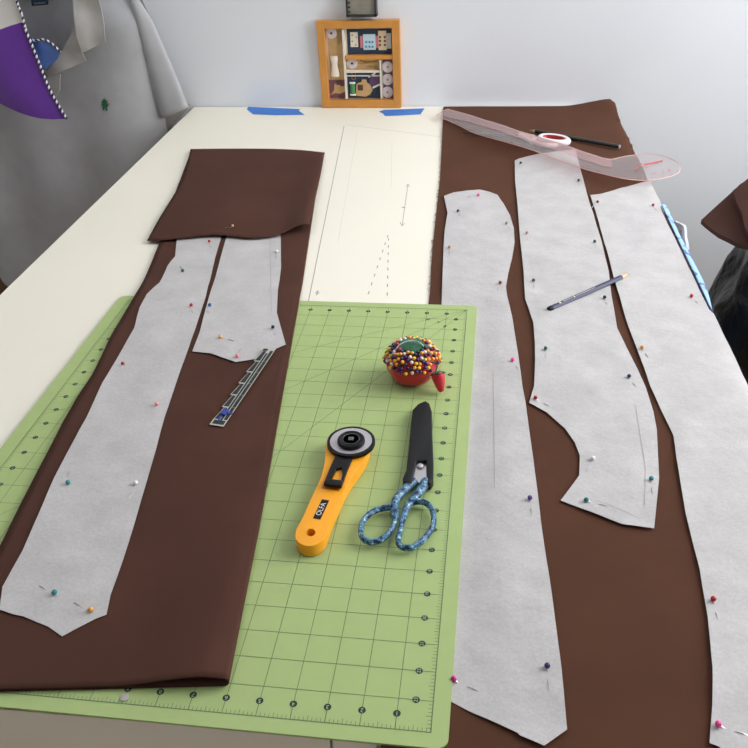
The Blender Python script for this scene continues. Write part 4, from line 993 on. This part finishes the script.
def cord(px, Y, f, r):
    P_ = [atY(x, y, Y) for x, y in px]; P_ = [Vector((p.x, f(p.x, p.z).y - .0015, p.z)) for p in spline(P_, 24)]
    bm = bmesh.new(); P_ = along(P_, max(20, int(sum((a - b).length for a, b in zip(P_, P_[1:])) / .0013)))
    tube(bm, P_, r, 8, 0, False, 1, lambda i, k: ((i + k) // 4) % 2); finish('cord_trim', bm, [M['cord_dark'], M['cord_light']], SA)
cord(edge_px, .752, saf, .0026); cord([(30, 39), (34, 41), (43, 39.8), (50, 43), (56, 48), (59.5, 52.5)], .772, lambda a, b: Vector((a, .776, b)), .0022)

# ------------------------------------------------------------------ things beyond the table edge
# blue printed cloth hanging down the table side
ks = [(663, 203), (671, 216), (680, 234), (690, 256), (700, 277), (708, 293), (715, 311)]
wid = [6.5, 6.0, 5.5, 6.0, 6.5, 5.0, 1.0]
bm = bmesh.new(); G = []
ed = spline([(*at2((x - 1.0, y), -.004), 0) for x, y in ks], 6); wd = spline([(w, 0, 0) for w in wid], 6)
for p, w in zip(ed, wd):
    row = []; ww = max(.0015, w[0] * .0014)
    x0 = xr(p.y) + .0055
    for s in (0, .25, .6, 1.0):
        row.append(Vector((x0 + ww * s, p.y, ZF - .0010 - .001 * s - .002 * s * s)))
    for k in range(1, 7): row.append(Vector((x0 + ww + .002 * math.sin(k + p.y * 60), p.y, ZF - .008 - .035 * k)))
    G.append([bm.verts.new(v) for v in row])
for a, b in zip(G, G[1:]):
    for j in range(len(a) - 1): bm.faces.new((a[j], a[j + 1], b[j + 1], b[j]))
BP = finish('printed_cloth', bm, M['blue_print']); md = BP.modifiers.new('cloth_thickness', 'SOLIDIFY'); md.thickness = .001; md.offset = -1
tag(BP, 'light blue printed cloth hanging over the table side beyond the large pattern piece', 'cloth')
# crumpled white cloth with a peach patch
wc = [Vector((.343, y, z)) for y, z in ()]
WCt = thing('crumpled_cloth', 'crumpled white cloth with a peach patch behind the blue printed cloth', 'cloth', (.35, .36, -.15))
wpx = [(671, 222), (676, 221), (682, 223), (688, 227), (688.5, 236), (690, 243), (690, 250), (688, 254), (691, 262), (693, 275), (676, 262), (668, 240)]
Xw = .345
def atX(x, y, X):
    d = ray(x, y); return CAM + d * ((X - CAM.x) / d.x)
def wf(a, b): return Vector((Xw + .006 * wn(a, b, 40, 70), a, b))
wpoly = [(lambda v: (v.y, v.z))(atX(x, y, Xw)) for x, y in wpx]
zlow = -.30
sheet('white_layer', wpoly + [], wf, .010, M['lace'], WCt, thick=.004, nrm=Vector((-1, 0, 0)))
sheet('peach_patch', [(lambda v: (v.y, v.z))(atX(x, y, Xw)) for x, y in ((681, 230), (686.5, 230), (687.5, 238), (688, 244), (686, 250), (681, 243))], lambda a, b: wf(a, b) + Vector((-.0015, 0, 0)) if False else Vector((Xw - .0065, a, b)), .010, M['peach'], WCt, thick=.002, nrm=Vector((1, 0, 0)))

yk = [v[0] for v in wpoly]; y0_, y1_ = min(yk), max(yk)
sheet('tucked_edge', [(xr(.3) + .014, .30), (Xw - .001, .30), (Xw - .001, .37), (xr(.37) + .014, .37)], lambda a, b: Vector((a, b, -.078 + .003 * wn(a, b, 40, 71))), .008, M['lace'], WCt, thick=.002)
# black plastic bag on the floor
bm = bmesh.new(); bmesh.ops.create_icosphere(bm, subdivisions=5, radius=1)
bcx, bcy = .722, .39
for v in bm.verts:
    c = v.co.copy(); h = (c.z + 1) / 2; w = .31 * (.82 + .18 * math.sin(h * 2.6)) * (1 - .20 * h ** 2.2)
    n_ = .035 * noise.noise(c * 2.3 + Vector((4, 1, 2))) + .016 * abs(noise.noise(Vector((math.atan2(c.y, c.x) * 3.2, c.z * 1.5, 3)))) + .010 * noise.noise(c * 9)
    rr = math.hypot(c.x, c.y); k = min(1, rr * 1.35) ** .75 / max(rr, 1e-6)
    v.co = Vector((bcx + c.x * k * (w + n_), bcy + c.y * k * (w + n_), max(-.748, -.75 + .745 * (1 - (1 - h) ** 1.3) + n_ * .6)))
BG = finish('plastic_bag', bm, M['bag']); tag(BG, 'full black plastic bag standing on the floor beside the table', 'bag')
# brown cloth folded on top of the bag
FC = thing('folded_cloth', 'dark brown folded cloth lying on top of the black plastic bag', 'cloth', (.6, .4, -.09))
def layer(px, z, k, nm):
    pl = []
    for x, y in px:                              # lies on a slope rising away from the table
        d = ray(x, y); t = (z + k * (CAM.x - .38) - CAM.z) / (d.z - k * d.x); v = CAM + d * t; pl.append((v.x, v.y))
    sheet(nm, pl, lambda a, b: Vector((a, b, z + k * (min(a, .47 + .12 * (1 - math.exp(-max(0, a - .47) / .12))) - .38) + .005 * wn(a, b, 9, 80 + z))), .015, M['brown2'], FC, thick=.007)
layer([(701.5, 219), (733, 190.5), (741, 183), (790, 165), (900, 160), (960, 190), (955, 262), (880, 285), (800, 262), (748, 246.5), (738, 244), (719, 234)], -.045, .5, 'lower_layer')
layer([(733, 190), (748, 178), (790, 163), (880, 165), (925, 195), (915, 250), (840, 262), (752, 240), (745, 228), (742, 212), (737, 203)], -.030, .5, 'upper_layer')

# ------------------------------------------------------------------ light
wd_ = bpy.data.worlds.new('room_light'); S.world = wd_; wd_.use_nodes = True
bg = wd_.node_tree.nodes['Background']; bg.inputs[0].default_value = (.92, .955, 1.0, 1); bg.inputs[1].default_value = 2.6
def area(name, loc, target, sx, sy, power, colr):
    l = bpy.data.lights.new(name, 'AREA'); l.shape = 'RECTANGLE'; l.size = sx; l.size_y = sy; l.energy = power; l.color = colr
    o = bpy.data.objects.new(name, l); COL.objects.link(o); o.location = loc; o.rotation_euler = (Vector(target) - Vector(loc)).to_track_quat('-Z', 'Y').to_euler(); return o
area('window_light', (1.42, .22, .88), (0, .25, .25), 1.25, 1.25, 28, (1.0, .99, .98))
area('overhead_fill', (-.75, .25, 1.72), (-.6, .2, 0), .9, .9, 4.5, (1.0, .98, .95))  # added fill from above, no real fitting; lifts the dim left side
S.view_settings.view_transform = 'Standard'; S.view_settings.look = 'None'; S.view_settings.exposure = .02; S.view_settings.gamma = 1
S.view_settings.use_curve_mapping = False
